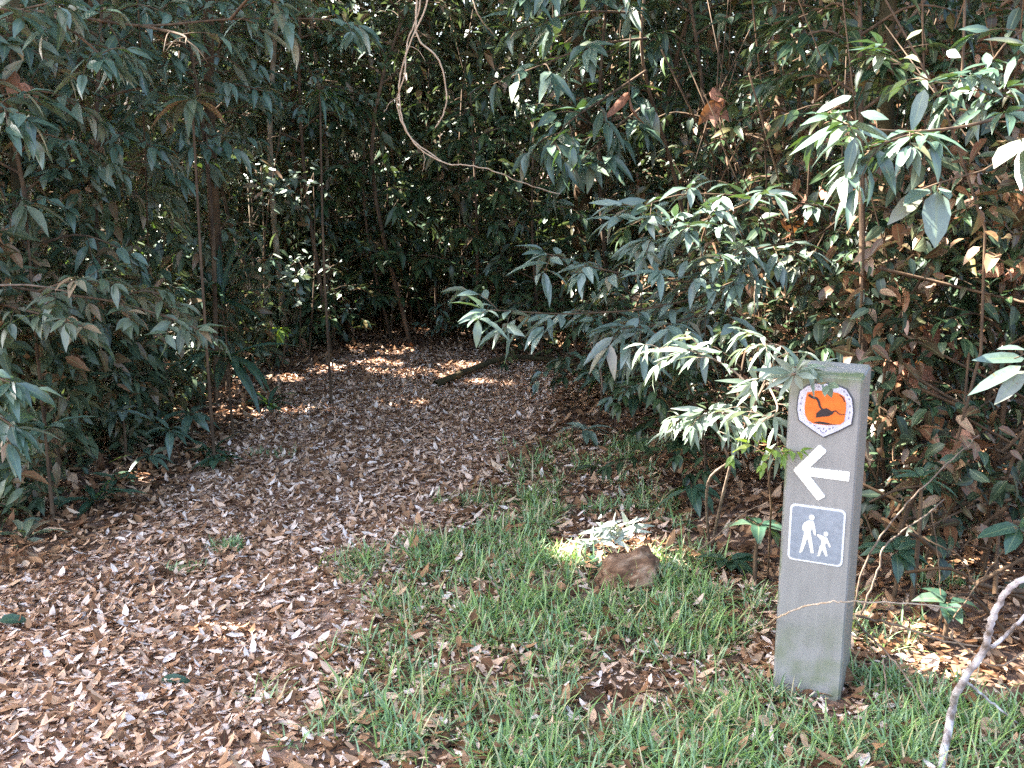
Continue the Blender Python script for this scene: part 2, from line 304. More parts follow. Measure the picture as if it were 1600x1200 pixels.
def post_mat():
    m, nt, b, out = base_mat("weathered_post"); N = nt.nodes.new; L = nt.links.new
    tc = N("ShaderNodeTexCoord"); mp = N("ShaderNodeMapping"); mp.inputs["Scale"].default_value = (1, 1, .22); L(tc.outputs["Object"], mp.inputs[0])
    n1 = N("ShaderNodeTexNoise"); n1.inputs["Scale"].default_value = 38; n1.inputs["Detail"].default_value = 8; L(mp.outputs[0], n1.inputs[0])
    r1 = ramp(nt, [(.25,(.222,.214,.200)),(.5,(.255,.248,.234)),(.75,(.288,.280,.266))]); L(n1.outputs[0], r1.inputs[0])
    # brown tint on the timber's flanks by noise, moss at top and along edges, dirt at the foot
    n2 = N("ShaderNodeTexNoise"); n2.inputs["Scale"].default_value = 11; n2.inputs["Detail"].default_value = 7; L(tc.outputs["Object"], n2.inputs[0])
    sp = N("ShaderNodeSeparateXYZ"); L(tc.outputs["Object"], sp.inputs[0])
    top = N("ShaderNodeMapRange"); top.inputs[1].default_value = .84; top.inputs[2].default_value = .975; L(sp.outputs[2], top.inputs[0])
    edge = N("ShaderNodeMapRange"); edge.inputs[1].default_value = -.088; edge.inputs[2].default_value = -.1; L(sp.outputs[0], edge.inputs[0])
    foot = N("ShaderNodeMapRange"); foot.inputs[1].default_value = .3; foot.inputs[2].default_value = 0.; L(sp.outputs[2], foot.inputs[0])
    ad = N("ShaderNodeMath"); ad.operation = 'MAXIMUM'; L(top.outputs[0], ad.inputs[0]); L(edge.outputs[0], ad.inputs[1])
    ad2 = N("ShaderNodeMath"); ad2.operation = 'MAXIMUM'; L(ad.outputs[0], ad2.inputs[0]); L(foot.outputs[0], ad2.inputs[1])
    mu = N("ShaderNodeMath"); mu.operation = 'MULTIPLY'; L(ad2.outputs[0], mu.inputs[0]); 
    st = N("ShaderNodeMapRange"); st.inputs[1].default_value = .42; st.inputs[2].default_value = .62; L(n2.outputs[0], st.inputs[0]); L(st.outputs[0], mu.inputs[1])
    mx = N("ShaderNodeMix"); mx.data_type = 'RGBA'; L(mu.outputs[0], mx.inputs[0]); L(r1.outputs[0], mx.inputs[6]); mx.inputs[7].default_value = (.13,.16,.075,1)
    side = N("ShaderNodeMapRange"); side.inputs[1].default_value = .096; side.inputs[2].default_value = .0995; L(sp.outputs[0], side.inputs[0])
    m2 = N("ShaderNodeMix"); m2.data_type = 'RGBA'; L(side.outputs[0], m2.inputs[0]); L(mx.outputs[2], m2.inputs[6]); m2.inputs[7].default_value = (.20,.178,.145,1)
    L(m2.outputs[2], b.inputs["Base Color"]); b.inputs["Roughness"].default_value = .75
    bp = N("ShaderNodeBump"); bp.inputs["Strength"].default_value = .2; bp.inputs["Distance"].default_value = .004; L(n1.outputs[0], bp.inputs["Height"]); L(bp.outputs[0], b.inputs["Normal"])
    return m
bm = bmesh.new(); bmesh.ops.create_cube(bm, size=1)
for v in bm.verts: v.co = (v.co.x*PW, (v.co.y+.5)*PD, -.25 if v.co.z < 0 else PH)
bmesh.ops.bevel(bm, geom=[e for e in bm.edges], offset=.006, segments=3, affect='EDGES')
bm_obj("post_body", bm, post_mat(), post)
def flat(name, polys, y0, th, mat, parent):
    """flat plates on the post's face: each polygon (u, z) becomes a thin solid"""
    bm = bmesh.new()
    for poly in polys:
        a = 0.5*sum(poly[i][0]*poly[(i+1) % len(poly)][1]-poly[(i+1) % len(poly)][0]*poly[i][1] for i in range(len(poly)))
        if a < 0: poly = poly[::-1]
        fr = [bm.verts.new((u, y0-th, z+SIGN_DZ)) for u, z in poly]; bk = [bm.verts.new((u, y0, z+SIGN_DZ)) for u, z in poly]
        bm.faces.new(fr); bm.faces.new(bk[::-1])
        for i in range(len(fr)):
            j = (i+1) % len(fr); bm.faces.new((fr[i], bk[i], bk[j], fr[j]))
    bmesh.ops.recalc_face_normals(bm, faces=bm.faces)
    return bm_obj(name, bm, mat, parent)
def paint(name, col, rough=.45, var=.12):
    return noise_mat(name, [(.3, tuple(c*(1-var) for c in col)), (.7, tuple(min(1, c*(1+var)) for c in col))], 60, rough, .05)
def ellipse(cx, cz, a, b, n=20): return [(cx+a*math.cos(t), cz+b*math.sin(t)) for t in np.linspace(0, 2*math.pi, n, endpoint=False)]
def grow(poly, d):
    cx = sum(p[0] for p in poly)/len(poly); cz = sum(p[1] for p in poly)/len(poly)
    return [(cx+(u-cx)*(1+d/math.hypot(u-cx, z-cz)), cz+(z-cz)*(1+d/math.hypot(u-cx, z-cz))) for u, z in poly]
def rrect(u0, z0, u1, z1, r, n=6):
    out = []
    for cx, cz, a0 in ((u1-r, z0+r, -90), (u1-r, z1-r, 0), (u0+r, z1-r, 90), (u0+r, z0+r, 180)):
        out += [(cx+r*math.cos(R(a0+90*i/n)), cz+r*math.sin(R(a0+90*i/n))) for i in range(n+1)]
    return out
SH = [(-.0670,.9240),(-.0485,.9400),(-.0268,.9490),(0.,.9515),(.0287,.9490),(.0560,.9400),(.0730,.9140),(.0785,.8780),(.0755,.8435),(.040,.8195),(.0035,.7985),(-.030,.8175),(-.0650,.8405),(-.0715,.8700),(-.0710,.8967)]
white = paint("emblem_white", (.52,.52,.60)); black = paint("emblem_black", (.02,.015,.02)); orange = paint("emblem_orange", (.74,.15,.018))
emb = flat("emblem", [grow(SH, .0035)], 0, .004, paint("emblem_rim", (.05,.06,.07)), post)
flat("emblem_plate", [SH], -.004, .002, white, emb)
OR = [(-.0473,.9222),(-.0227,.9300),(.0065,.9319),(.036,.9285),(.0524,.9200),(.0590,.9020),(.0594,.880),(.0569,.8500),(.0474,.8400),(.0127,.8337),(-.0243,.8343),(-.0412,.8424),(-.0495,.8582),(-.0520,.880),(-.0504,.905)]
flat("emblem_field", [OR], -.006, .0015, orange, emb)
def ribbon(pts, w0, w1, w2=None):
    p = smooth([(u, 0, z) for u, z in pts], 14)[:, [0, 2]]; d = np.gradient(p, axis=0); d /= np.linalg.norm(d, axis=1, keepdims=True); nn = np.stack([-d[:, 1], d[:, 0]], -1)
    w = np.linspace(w0, w1, len(p))[:, None]*.5
    return [tuple(q) for q in np.concatenate([p+nn*w, (p-nn*w)[::-1]])]
bird = [[(-.0194,.8528),(-.0185,.866),(-.0105,.8752),(-.003,.8800),(.0081,.8828),(.0150,.8800),(.0200,.8762),(.029,.8757),(.0252,.8675),(.0139,.8602),(-.0035,.8568)],
        ribbon([(-.0430,.9165),(-.0318,.9098),(-.0214,.9085),(-.0142,.8991),(-.0105,.8860),(-.0046,.8790)], .0075, .0050)]
flat("emblem_bird", bird[:1], -.0075, .0012, black, emb)
flat("emblem_tail", bird[1:], -.0075, .0010, black, emb)
flat("emblem_branch", [ribbon([(.0210,.8722),(.0318,.8775),(.0394,.8721),(.0469,.8683),(.0569,.8701)], .0035, .002)], -.0075, .0008, black, emb)
flat("emblem_corner", [ribbon([(.040,.9235),(.0490,.9170),(.0545,.9060)], .002, .004)], -.0075, .0008, black, emb)
flat("emblem_ground", [[(-.026,.8375),(-.016,.8415),(-.0055,.8428),(.0123,.8412),(.0271,.8385),(.0400,.8395),(.0127,.8352),(-.0138,.8358)]], -.0075, .0009, black, emb)
marks = []
for u, z, a in [(-.010,.8225,20),(-.004,.8145,-60),(.003,.8105,0),(.010,.8160,60),(.003,.8225,90),(.019,.8235,25),(.028,.8285,70),(-.022,.8285,-25),(-.034,.8345,-30),(.052,.9345,-40),(.060,.9255,-55),(.066,.9140,-65),(.0695,.894,90),(.0700,.876,90),(.0685,.860,90),(-.0630,.889,90),(-.0635,.870,90),(-.0610,.905,80),(-.018,.9415,10),(-.006,.9435,0),(.008,.9430,-4),(.022,.9410,-12)]:
    c, s = math.cos(R(a)), math.sin(R(a)); l, w = .0030, .0010
    marks.append([(u+c*l-s*w, z+s*l+c*w), (u-c*l-s*w, z-s*l+c*w), (u-c*l+s*w, z-s*l-c*w), (u+c*l+s*w, z+s*l-c*w)])
flat("emblem_lettering", marks, -.006, .0006, paint("lettering_blue", (.10,.09,.18)), emb)
ARROW = [(-.0725,.6890),(-.0710,.6935),(-.0085,.7705),(-.0025,.7715),(.0130,.7590),(.0140,.7540),(-.0280,.7025),(.0805,.7035),(.0805,.6755),(-.0265,.6765),(.0175,.6250),(.0170,.6200),(.0020,.6085),(-.0030,.6090),(-.0710,.6850)]
flat("arrow", [ARROW], 0, .0022, paint("arrow_white", (.90,.89,.82), .5, .03), post)
pan = flat("walkers_panel", [rrect(-.0765,.4160,.0785,.5885,.014)], 0, .0022, paint("panel_white", (.68,.70,.72)), post)
flat("panel_field", [rrect(-.0705,.4215,.0725,.5830,.011)], -.0022, .0012, paint("panel_blue", (.24,.268,.305)), pan)
Q = lambda px, py: (-.0764+(px-145)*(.1538/790)-.0000*(py), .5857-(py-160)*(.1686/795)+(px-145)*(.0048/790+.093/830*.2120*.94) )
def QP(l): 
    # panel-crop pixels to face metres (bilinear between the panel's corners)
    out = []
    for px, py in l:
        v = (py-160-(px-145)*85/790)/(800.+(px-145)*.03); u = (px-145+35*v)/(790-0*v)
        out.append((-.0764+.1545*u, .5870-.1700*v))
    return out
fig = paint("figure_white", (.74,.73,.66))
adult = QP([(440,392),(480,396),(497,430),(508,490),(524,605),(492,606),(478,545),(462,490),(444,560),(455,600),(478,740),(496,868),(452,868),(430,765),(397,650),(370,745),(325,858),(284,862),(312,755),(342,610),(352,555),(322,527),(322,480),(352,425),(395,395)])
child = QP([(650,628),(688,642),(738,768),(712,776),(680,712),(656,735),(668,790),(696,905),(664,910),(614,805),(582,908),(544,912),(578,765),(600,735),(596,672),(555,630),(532,604),(545,588),(602,602)])
flat("adult_figure", [adult, ellipse(*QP([(458,347)])[0], .0080, .0085)], -.0034, .0010, fig, pan)
flat("child_figure", [child, ellipse(*QP([(663,582)])[0], .0066, .0072)], -.0034, .0010, fig, pan)

# ------------------------------------------------------------------ plant builders
SPEC = {  # leaf length, width, droop, profile, spacing along a twig
 'laurel': (.165, .047, .32, 'lance', .040), 'pale': (.165, .044, .30, 'lance', .040), 'olive': (.13, .042, .32, 'lance', .036), 'broad': (.125, .062, .35, 'broad', .06),
 'small': (.06, .024, .25, 'lance', .025), 'bamboo': (.095, .017, .5, 'lance', .024), 'dark': (.11, .038, .35, 'lance', .036)}
def twig_leaves(leafs, p, sp, sc=1., tip=True):
    """alternate leaves along a polyline twig, spreading to both sides and hanging a little"""
    L0, W0, dr, prof, gap = sp
    seg = np.linalg.norm(np.diff(p, axis=0), axis=1); tot = seg.sum(); n = max(3, int(tot/(gap*sc)))
    cum = np.concatenate([[0], np.cumsum(seg)])
    for i in range(n):
        s_ = (i+.6)/n*tot; k = min(len(seg)-1, np.searchsorted(cum, s_)-1); k = max(k, 0)
        q = p[k]+(p[k+1]-p[k])*((s_-cum[k])/seg[k]); d = unit(p[k+1]-p[k])
        side = unit(np.cross(d, UP)+rng.normal(0, .15, 3))*(1 if i % 2 else -1)
        ax = unit(d*rng.uniform(.45, 1.)+side*rng.uniform(.6, 1.)-UP*rng.uniform(-.2, .34)+rng.normal(0, .16, 3))
        leafs.append((q, ax, UP+rng.normal(0, .35, 3)+side*.15, L0*sc*rng.uniform(.45, 1.2), W0*sc*rng.uniform(.8, 1.15), dr*rng.uniform(.4, 1.6)))
    if tip:
        d = unit(p[-1]-p[-2])
        for j in range(3):
            ax = unit(d+rng.normal(0, .45, 3)-UP*.2); leafs.append((p[-1], ax, UP+rng.normal(0, .3, 3), L0*sc*rng.uniform(.6, 1.), W0*sc*.9, dr))
def flush(acc, leafs, prof, mi=0, cut=True):
    if not leafs: return
    a = [np.array([l[i] for l in leafs]) for i in range(6)]
    acc.leaves(a[0], a[1], a[2], a[3], a[4], a[5], rng.uniform(.15, .45, len(leafs)), prof, mi, cut)
def branch_fill(stem, leafs, p, r, sp, sc=1., ntw=8, tl=.25, start=.1, flatness=.35):
    """twigs off a branch, alternating sides, each with leaves"""
    stem.tube(p, r, r*.35, 5)
    n = len(p)
    for i in range(ntw):
        t = start+(1-start)*(i+.5)/ntw; f_ = t*(n-1); k = min(n-2, int(f_)); q = p[k]+(p[k+1]-p[k])*(f_-k); d = unit(p[k+1]-p[k])
        side = unit(np.cross(d, UP))*(1 if i % 2 else -1)
        o = unit(d*rng.uniform(.3, .9)+side*rng.uniform(.5, 1)+UP*rng.normal(.0, flatness)); l = tl*rng.uniform(.6, 1.25)*(1.15-.5*t)
        tp = smooth([q, q+o*l*.5+UP*.02*l, q+o*l-UP*l*.15], 6)
        stem.tube(tp, r*.4, r*.18, 4); twig_leaves(leafs, tp, sp, sc)
    twig_leaves(leafs, p[-max(3, n//4):], sp, sc)
def shrub(name, label, cat, base, branches, sp, mat, sc=1., ntw=8, tl=.25, r=.008, stem_mat='stem', group=None, extra=None, start=.1, cut=True, manual=()):
    """branches: polylines of world points; parts stem + foliage"""
    t = thing(name, label, cat, base, group); stem = Acc(); leafs = []; sp = SPEC[sp] if isinstance(sp, str) else sp
    for b in branches:
        branch_fill(stem, leafs, smooth(b), r, sp, sc, ntw, tl, start)
    if extra: 
        for b in extra: stem.tube(smooth(b), r*1.5, r, 6)
    f = Acc(); flush(f, leafs, sp[3], cut=cut)
    for p, q, w, nn in manual: d = np.asarray(q)-np.asarray(p); f.leaves([p], d, np.asarray(nn, float), np.linalg.norm(d), w, .12, .10, sp[3], cut=False)
    stem.build("stem", M[stem_mat], t, base); f.build("foliage", M[mat], t, base); return t
def sapling(name, label, base, h, sp, mat, sc=1., nb=9, spread=.6, lean=(0, 0), stem_mat='stem', r=.012, cat='sapling', group=None, low=.2):
    base = np.asarray(base, float); t = thing(name, label, cat, base, group); stem = Acc(); leafs = []; sp = SPEC[sp]
    top = base+np.array([lean[0], lean[1], h]); mid = (base+top)/2+np.array([*rng.normal(0, .06*h, 2), 0])
    tr = smooth([base-UP*.05, mid, top], 12); stem.tube(tr, r, r*.4, 6); a0 = rng.uniform(0, 6.28)
    for i in range(nb):
        s_ = low+(1-low)*(i+.5)/nb; k = min(10, int(s_*11)); q = tr[k]+(tr[k+1]-tr[k])*(s_*11-k); a = a0+i*2.4
        l = spread*(1.15-.6*s_)*rng.uniform(.7, 1.3); o = np.array([math.cos(a), math.sin(a), rng.uniform(.0, .5)])
        b = smooth([q, q+o*l*.5+UP*.04, q+o*l-UP*l*.15], 8)
        branch_fill(stem, leafs, b, r*.45, sp, sc, max(3, int(l*8)), .2*sc+.05)
    twig_leaves(leafs, tr[-4:], sp, sc)
    f = Acc(); flush(f, leafs, sp[3]); stem.build("stem", M[stem_mat], t, base); f.build("foliage", M[mat], t, base); return t
def rosette(name, label, cat, base, n, L, W, mat='strap', el=(.1, 1.2), droop=.6, stem_h=0., group=None, prof='strap'):
    base = np.asarray(base, float); t = thing(name, label, cat, base, group); f = Acc(); st = Acc(); top = base+UP*stem_h
    if stem_h > .03: st.tube(smooth([base-UP*.03, base+UP*stem_h*.5+rng.normal(0, .015, 3), top], 6), .010, .006, 6); st.build("stem", M['stem'], t, base)
    a = np.arange(n)*2.4+rng.normal(0, .25, n); e = rng.uniform(el[0], el[1], n)
    ax = np.stack([np.cos(a)*np.cos(e), np.sin(a)*np.cos(e), np.sin(e)], -1); nr = np.stack([-np.cos(a)*np.sin(e), -np.sin(a)*np.sin(e), np.cos(e)], -1)+rng.normal(0, .15, (n, 3))
    l = L*rng.uniform(.7, 1.15, n)
    f.leaves(np.tile(top, (n, 1))+ax*.01, ax, nr, l, W*rng.uniform(.85, 1.15, n), droop*rng.uniform(.5, 1.5, n), .3, prof, cut=True)
    f.build("foliage", M[mat], t, base); return t

# ------------------------------------------------------------------ the key branches and shrubs
B = gnd(1240, 690); Bh = np.array([1.75, 5.3, 0])
shrub("arching_shrub", "pale glossy-leaved shrub whose long low branches reach left across the path's end", "shrub", Bh,
  [[at(1330,330,5.0), at(1200,420,4.7), at(1050,475,4.45), at(900,490,4.3), at(800,486,4.2), at(755,484,4.15)],
   [at(1200,420,4.7), at(1080,440,4.5), at(960,425,4.4), at(850,395,4.3)],
   [at(1150,450,4.6), at(1070,500,4.4), at(960,515,4.3)],
   [at(1330,330,5.0), at(1190,310,4.8), at(1060,305,4.6), at(960,345,4.5)],
   [at(1190,310,4.8), at(1100,345,4.6), at(1010,375,4.45)],
   [at(1250,375,4.8), at(1180,390,4.6), at(1120,410,4.45)]], 'pale', 'pale', .95, 11, .22, .006, cut=False,
  extra=[[Bh-UP*.05, at(1385,520,5.2), at(1330,330,5.0)]])
NARROW = []
def glint(p): p = np.asarray(p); return unit(S+unit(np.array([0, 0, CAM_H])-p))
for (nx, ny, nY), tips in (((1105,640,3.36), [(1040,672),(1052,652),(1048,636),(1066,692),(1088,628),(1128,628),(1164,644),(1150,664),(1122,674),(1090,688),(1075,642),(1142,630)]),
                           ((1185,600,3.2), [(1120,590),(1135,612),(1150,632),(1165,560),(1200,556),(1228,566),(1170,640),(1140,600)]), ((1242,583,2.74), [(1186,590),(1194,606),(1214,622),(1264,562),(1290,566),(1254,610),(1212,558),(1176,574),(1276,590),(1258,548)]),
                           ((1292,600,2.66), [(1276,596),(1300,622),(1288,618),(1310,604)]), ((1080,546,3.38), [(1012,545),(1020,560),(1030,572),(1050,530),(1056,576),(1110,532),(1128,548)])):
    for tx, ty in tips: NARROW.append((at(nx+(tx-nx)*.1, ny+(ty-ny)*.1, nY), at(tx, ty, nY-.03+rng.normal(0, .02)), .021, glint(at(nx, ny, nY))+rng.normal(0, .17, 3)))
B = gnd(1110, 850)
shrub("narrow_leaved_sapling", "narrow-leaved sapling with sunlit sprays leaning onto the post's top", "sapling", B,
  [[at(1150,700,3.55), at(1185,620,3.3), at(1215,580,3.05), at(1262,572,2.82)],
   [at(1185,620,3.3), at(1140,575,3.35), at(1070,545,3.4), at(1020,545,3.45)],
   [at(1140,720,3.55), at(1110,660,3.4), at(1060,650,3.38)],
   [at(1150,680,3.5), at(1120,645,3.35), at(1150,650,3.25)],
   [at(1185,620,3.3), at(1215,545,3.2), at(1190,540,3.15)],
   [at(1200,600,3.15), at(1215,640,3.0), at(1190,660,2.95)]], 'bamboo', 'bamboo', 1.05, 5, .13, .0045,
  manual=NARROW, extra=[[at(1200,600,3.15), at(1226,590,2.9), at(1242,584,2.72)], [B-UP*.05, at(1128,780,3.7), at(1150,700,3.55), at(1185,620,3.3)], [B-UP*.05, at(1105,760,3.7), at(1140,720,3.55)]], stem_mat='twig', start=.3)
B = gnd(1200, 900)
shrub("bright_seedling", "yellow-green small-leaved seedling against the post's left edge beside the arrow", "seedling", B,
  [[at(1205,790,2.95), at(1195,715,2.9), at(1165,690,2.95)], [at(1200,760,2.9), at(1210,700,2.85), at(1222,712,2.80)]], (.045,.018,.4,'lance',.03), 'bright', 1., 3, .07, .003,
  extra=[[B-UP*.03, at(1205,790,2.95)]], stem_mat='stem', start=.4)
# top centre
B = np.array([1.5, 7.2, 0])
shrub("drooping_sapling", "sapling with large drooping blue-green leaves at the top centre right of the vine loop", "sapling", B,
  [[at(1010,60,6.6), at(930,70,6.3), at(850,100,6.1), at(800,120,6.)], [at(1010,110,6.6), at(950,150,6.3), at(890,190,6.1), at(860,230,6.)],
   [at(1000,170,6.5), at(950,210,6.3), at(905,255,6.1)], [at(1000,20,6.6), at(900,20,6.3), at(800,50,6.2)], [at(1010,-10,6.6), at(900,-40,6.2), at(820,-10,6.1)]],
  'laurel', 'laurel', 1.35, 7, .25, .009, extra=[[B-UP*.05, at(1060,300,7.), at(1005,100,6.6), at(1010,-40,6.6)]])
# upper right
E = np.array([2.35, 3.3, 0])
shrub("overhanging_laurel", "laurel branches hanging in from the upper right corner with sunlit white leaves", "shrub", E,
  [[at(1660,60,3.5), at(1560,110,3.45), at(1470,130,3.45), at(1390,90,3.5)], [at(1650,150,3.3), at(1540,190,3.1), at(1440,205,3.), at(1350,200,2.95), at(1300,185,2.9)],
   [at(1440,205,3.), at(1380,225,2.95), at(1340,250,2.95)], [at(1640,120,3.5), at(1560,150,3.4), at(1500,120,3.3)], [at(1650,20,3.6), at(1580,60,3.5), at(1540,110,3.5)]],
  'laurel', 'laurel', .78, 5, .16, .006, manual=[(at(a, b, Y), at(c, d, Y-.05), w, glint(at(a, b, Y))+rng.normal(0, .07, 3)) for a, b, c, d, Y, w in
   ((1322,188,1232,233,2.95,.036),(1345,176,1388,184,2.95,.03),(1338,196,1394,217,2.95,.034),(1384,222,1332,262,2.95,.026),(1392,228,1347,268,2.95,.022),(1330,172,1292,176,2.95,.024),(1440,46,1416,58,3.5,.03),(1380,78,1366,112,3.5,.045),(1480,80,1500,88,3.45,.03),(1520,110,1450,122,3.4,.02),(1560,108,1505,118,3.4,.022),(1545,140,1522,170,3.4,.025))], extra=[[E-UP*.05, at(1720,500,3.3), at(1660,150,3.3), at(1660,20,3.5)]])
def few_leaves(name, label, cat, base, twigs, leaves, mat, prof='broad', r=.004, stem_mat='stem', group=None):
    """leaves given as (point, tip, width, normal)"""
    base = np.asarray(base, float); t = thing(name, label, cat, base, group); st = Acc(); f = Acc()
    for tw in twigs: st.tube(smooth(tw), r, r*.5, 5)
    for p, q, w, nn in leaves:
        p = np.asarray(p); d = np.asarray(q)-p; l = np.linalg.norm(d); f.leaves([p], d, np.asarray(nn, float), l*1.04, w, .12, .12, prof, cut=False)
    st.build("stem", M[stem_mat], t, base); f.build("foliage", M[mat], t, base); return t
few_leaves("oval_leaved_shrub", "twig with one big oval grey-green leaf hanging below two sunlit leaves at the right", "shrub", (2.3,3.1,0),
  [[(2.3,3.1,-.05), at(1700,600,3.1), at(1640,230,3.05), at(1540,265,3.), at(1470,285,2.95), at(1430,300,2.95)], [at(1640,230,3.05), at(1610,225,2.95), at(1590,215,2.9)], [at(1470,285,2.95), at(1465,302,2.93)]],
  [(at(1464,300,2.93), at(1462,382,2.88), .078, (-.3,-1,.35)), (at(1450,295,2.95), at(1415,312,2.85), .05, (0,-.3,1)), (at(1470,292,2.95), at(1486,305,2.85), .035, (.2,-.4,1)), (at(1440,300,2.95), at(1390,345,2.9), .05, (-.3,-1,.6)),
   (at(1605,215,2.92), at(1553,250,2.8), .085, glint(at(1580,240,2.9))), (at(1610,222,2.92), at(1592,290,2.85), .06, glint(at(1580,240,2.9))), (at(1600,225,2.92), at(1640,260,2.85), .07, (.3,-.5,1)),
   (at(1445,140,3.2), at(1425,200,3.15), .045, (-.5,-1,.2)), (at(1330,150,3.1), at(1275,172,3.1), .035, (0,-.7,1))], 'pale')
few_leaves("laurel_seedling", "cluster of lilac-grey glossy leaves at the right edge level with the post's top", "shrub", (1.95,3.1,0),
  [[(1.95,3.1,-.05), at(1640,700,3.05), at(1620,560,3.), at(1585,560,2.95)]],
  [(at(1600,545,3.), at(1562,538,2.9), .03, (-.3,-.6,1)), (at(1600,560,3.), at(1530,555,2.9), .045, (-.2,-.8,.8)), (at(1595,572,3.), at(1520,608,2.9), .04, (.2,-.6,1)), (at(1600,580,3.), at(1560,625,2.9), .05, (0,-.8,.7)), (at(1610,560,3.), at(1640,530,2.9), .045, (0,-.6,1))], 'pale')
few_leaves("broad_leaved_seedling", "broad blue-green leaves low at the right edge above the white branch", "seedling", (1.72,3.2,0),
  [[(1.72,3.2,-.03), at(1625,880,3.), at(1590,825,2.95)]],
  [(at(1590,822,2.95), at(1532,833,2.88), .055, (0,-.4,1)), (at(1592,825,2.95), at(1575,860,2.85), .05, (.1,-.6,.9)), (at(1592,822,2.95), at(1625,800,2.9), .05, (0,-.5,1)), (at(1595,822,2.95), at(1640,850,2.85), .055, (.2,-.5,1))], 'strap')
def leafy_ring(name, label, px, py, Y, n, L, W, mat, stem_h, cat='seedling', droop=.4, el=(-.1,.5), prof='broad', group=None):
    p = at(px, py, Y); b = np.array([p[0], p[1], 0.]); return rosette(name, label, cat, b, n, L, W, mat, el, droop, max(.02, p[2]), group, prof)
leafy_ring("forest_seedling", "small seedling with a whorl of blue-green leaves right of the post's arrow", 1440, 748, 3.45, 9, .11, .035, 'strap', 0)
# left side
Lb = np.array([-2.45, 4.6, 0])
shrub("olive_shrub", "grey-olive leafy shrub with tan dying leaves at the left edge halfway up", "shrub", Lb,
  [[at(-40,440,4.5), at(60,455,4.4), at(170,470,4.3), at(260,495,4.3), at(310,515,4.25)], [at(-20,470,4.4), at(60,490,4.2), at(130,510,4.1)], [at(170,470,4.3), at(230,455,4.4), at(290,480,4.5)],
   [at(60,455,4.4), at(110,440,4.3), at(170,440,4.3)]], 'olive', 'olive', .95, 7, .2, .007, extra=[[Lb-UP*.05, at(-60,560,4.6), at(-40,440,4.5)]])
Lb2 = np.array([-1.95, 3.3, 0])
shrub("shiny_shrub", "shiny green shrub cut by the left edge just above the ground", "shrub", Lb2,
  [[at(-60,560,3.4), at(-20,585,3.3), at(25,600,3.25)], [at(-60,600,3.4), at(-15,640,3.25), at(25,670,3.2)]], 'laurel', 'laurel', .8, 4, .12, .006, extra=[[Lb2-UP*.05, at(-75,700,3.4), at(-60,560,3.4)]])
Lt = np.array([-2.9, 4.7, 0])
shrub("drooping_laurel", "large-leaved laurel branch drooping in from the upper left corner", "shrub", Lt,
  [[at(-60,10,4.6), at(80,20,4.6), at(220,40,4.7), at(360,30,4.8), at(500,30,5.0), at(560,40,5.)], [at(80,20,4.6), at(140,70,4.4), at(165,95,4.35)], [at(220,40,4.7), at(285,55,4.5), at(290,70,4.4)],
   [at(-60,60,4.4), at(20,20,4.3), at(100,0,4.3)], [at(360,30,4.8), at(400,-10,4.7), at(440,10,4.7)], [at(-50,150,4.2), at(0,165,4.1), at(20,175,4.1)]], 'laurel', 'laurel', 1.0, 6, .2, .008,
  extra=[[Lt-UP*.05, at(-110,400,4.7), at(-60,60,4.5), at(-60,-40,4.6)]])
leafy_ring("umbrella_sapling", "slender sapling topped by a whorl of khaki leaves in the upper left", 300, 155, 5.2, 16, .24, .055, 'olive', 0, 'sapling', .4, (-.5,.35), 'lance')
leafy_ring("whorled_sapling", "thin sapling with hanging light green leaves at the far left above the olive shrub", 40, 320, 4.6, 9, .17, .05, 'olive', 0, 'sapling', .5, (-.9,.1), 'lance')
leafy_ring("feathery_sapling", "sapling with a fan of narrow feathery leaflets left of the vine loop", 500, 145, 6.6, 22, .26, .03, 'strap', 0, 'sapling', .5, (-.5,.4), 'lance')
leafy_ring("strap_leaved_plant", "strap-leaved plant with long dark arching blades at the brown trunk's foot", 345, 470, 6.9, 24, .55, .04, 'strap', .0, 'plant', .5, (-.2,1.3), 'strap')
leafy_ring("fern_like_plant", "low plant of arching grey-green blades beside the path's left edge below the brown trunk", 358, 560, 5.7, 22, .36, .045, 'strap', 0, 'plant', .8, (-.1,.8), 'strap')
leafy_ring("bright_sprig", "small sprig of vivid yellow-green leaves at the pale slender trunk's foot", 437, 512, 7.9, 14, .15, .05, 'bright', 0, 'seedling', .5, (-.9,.3), 'lance')
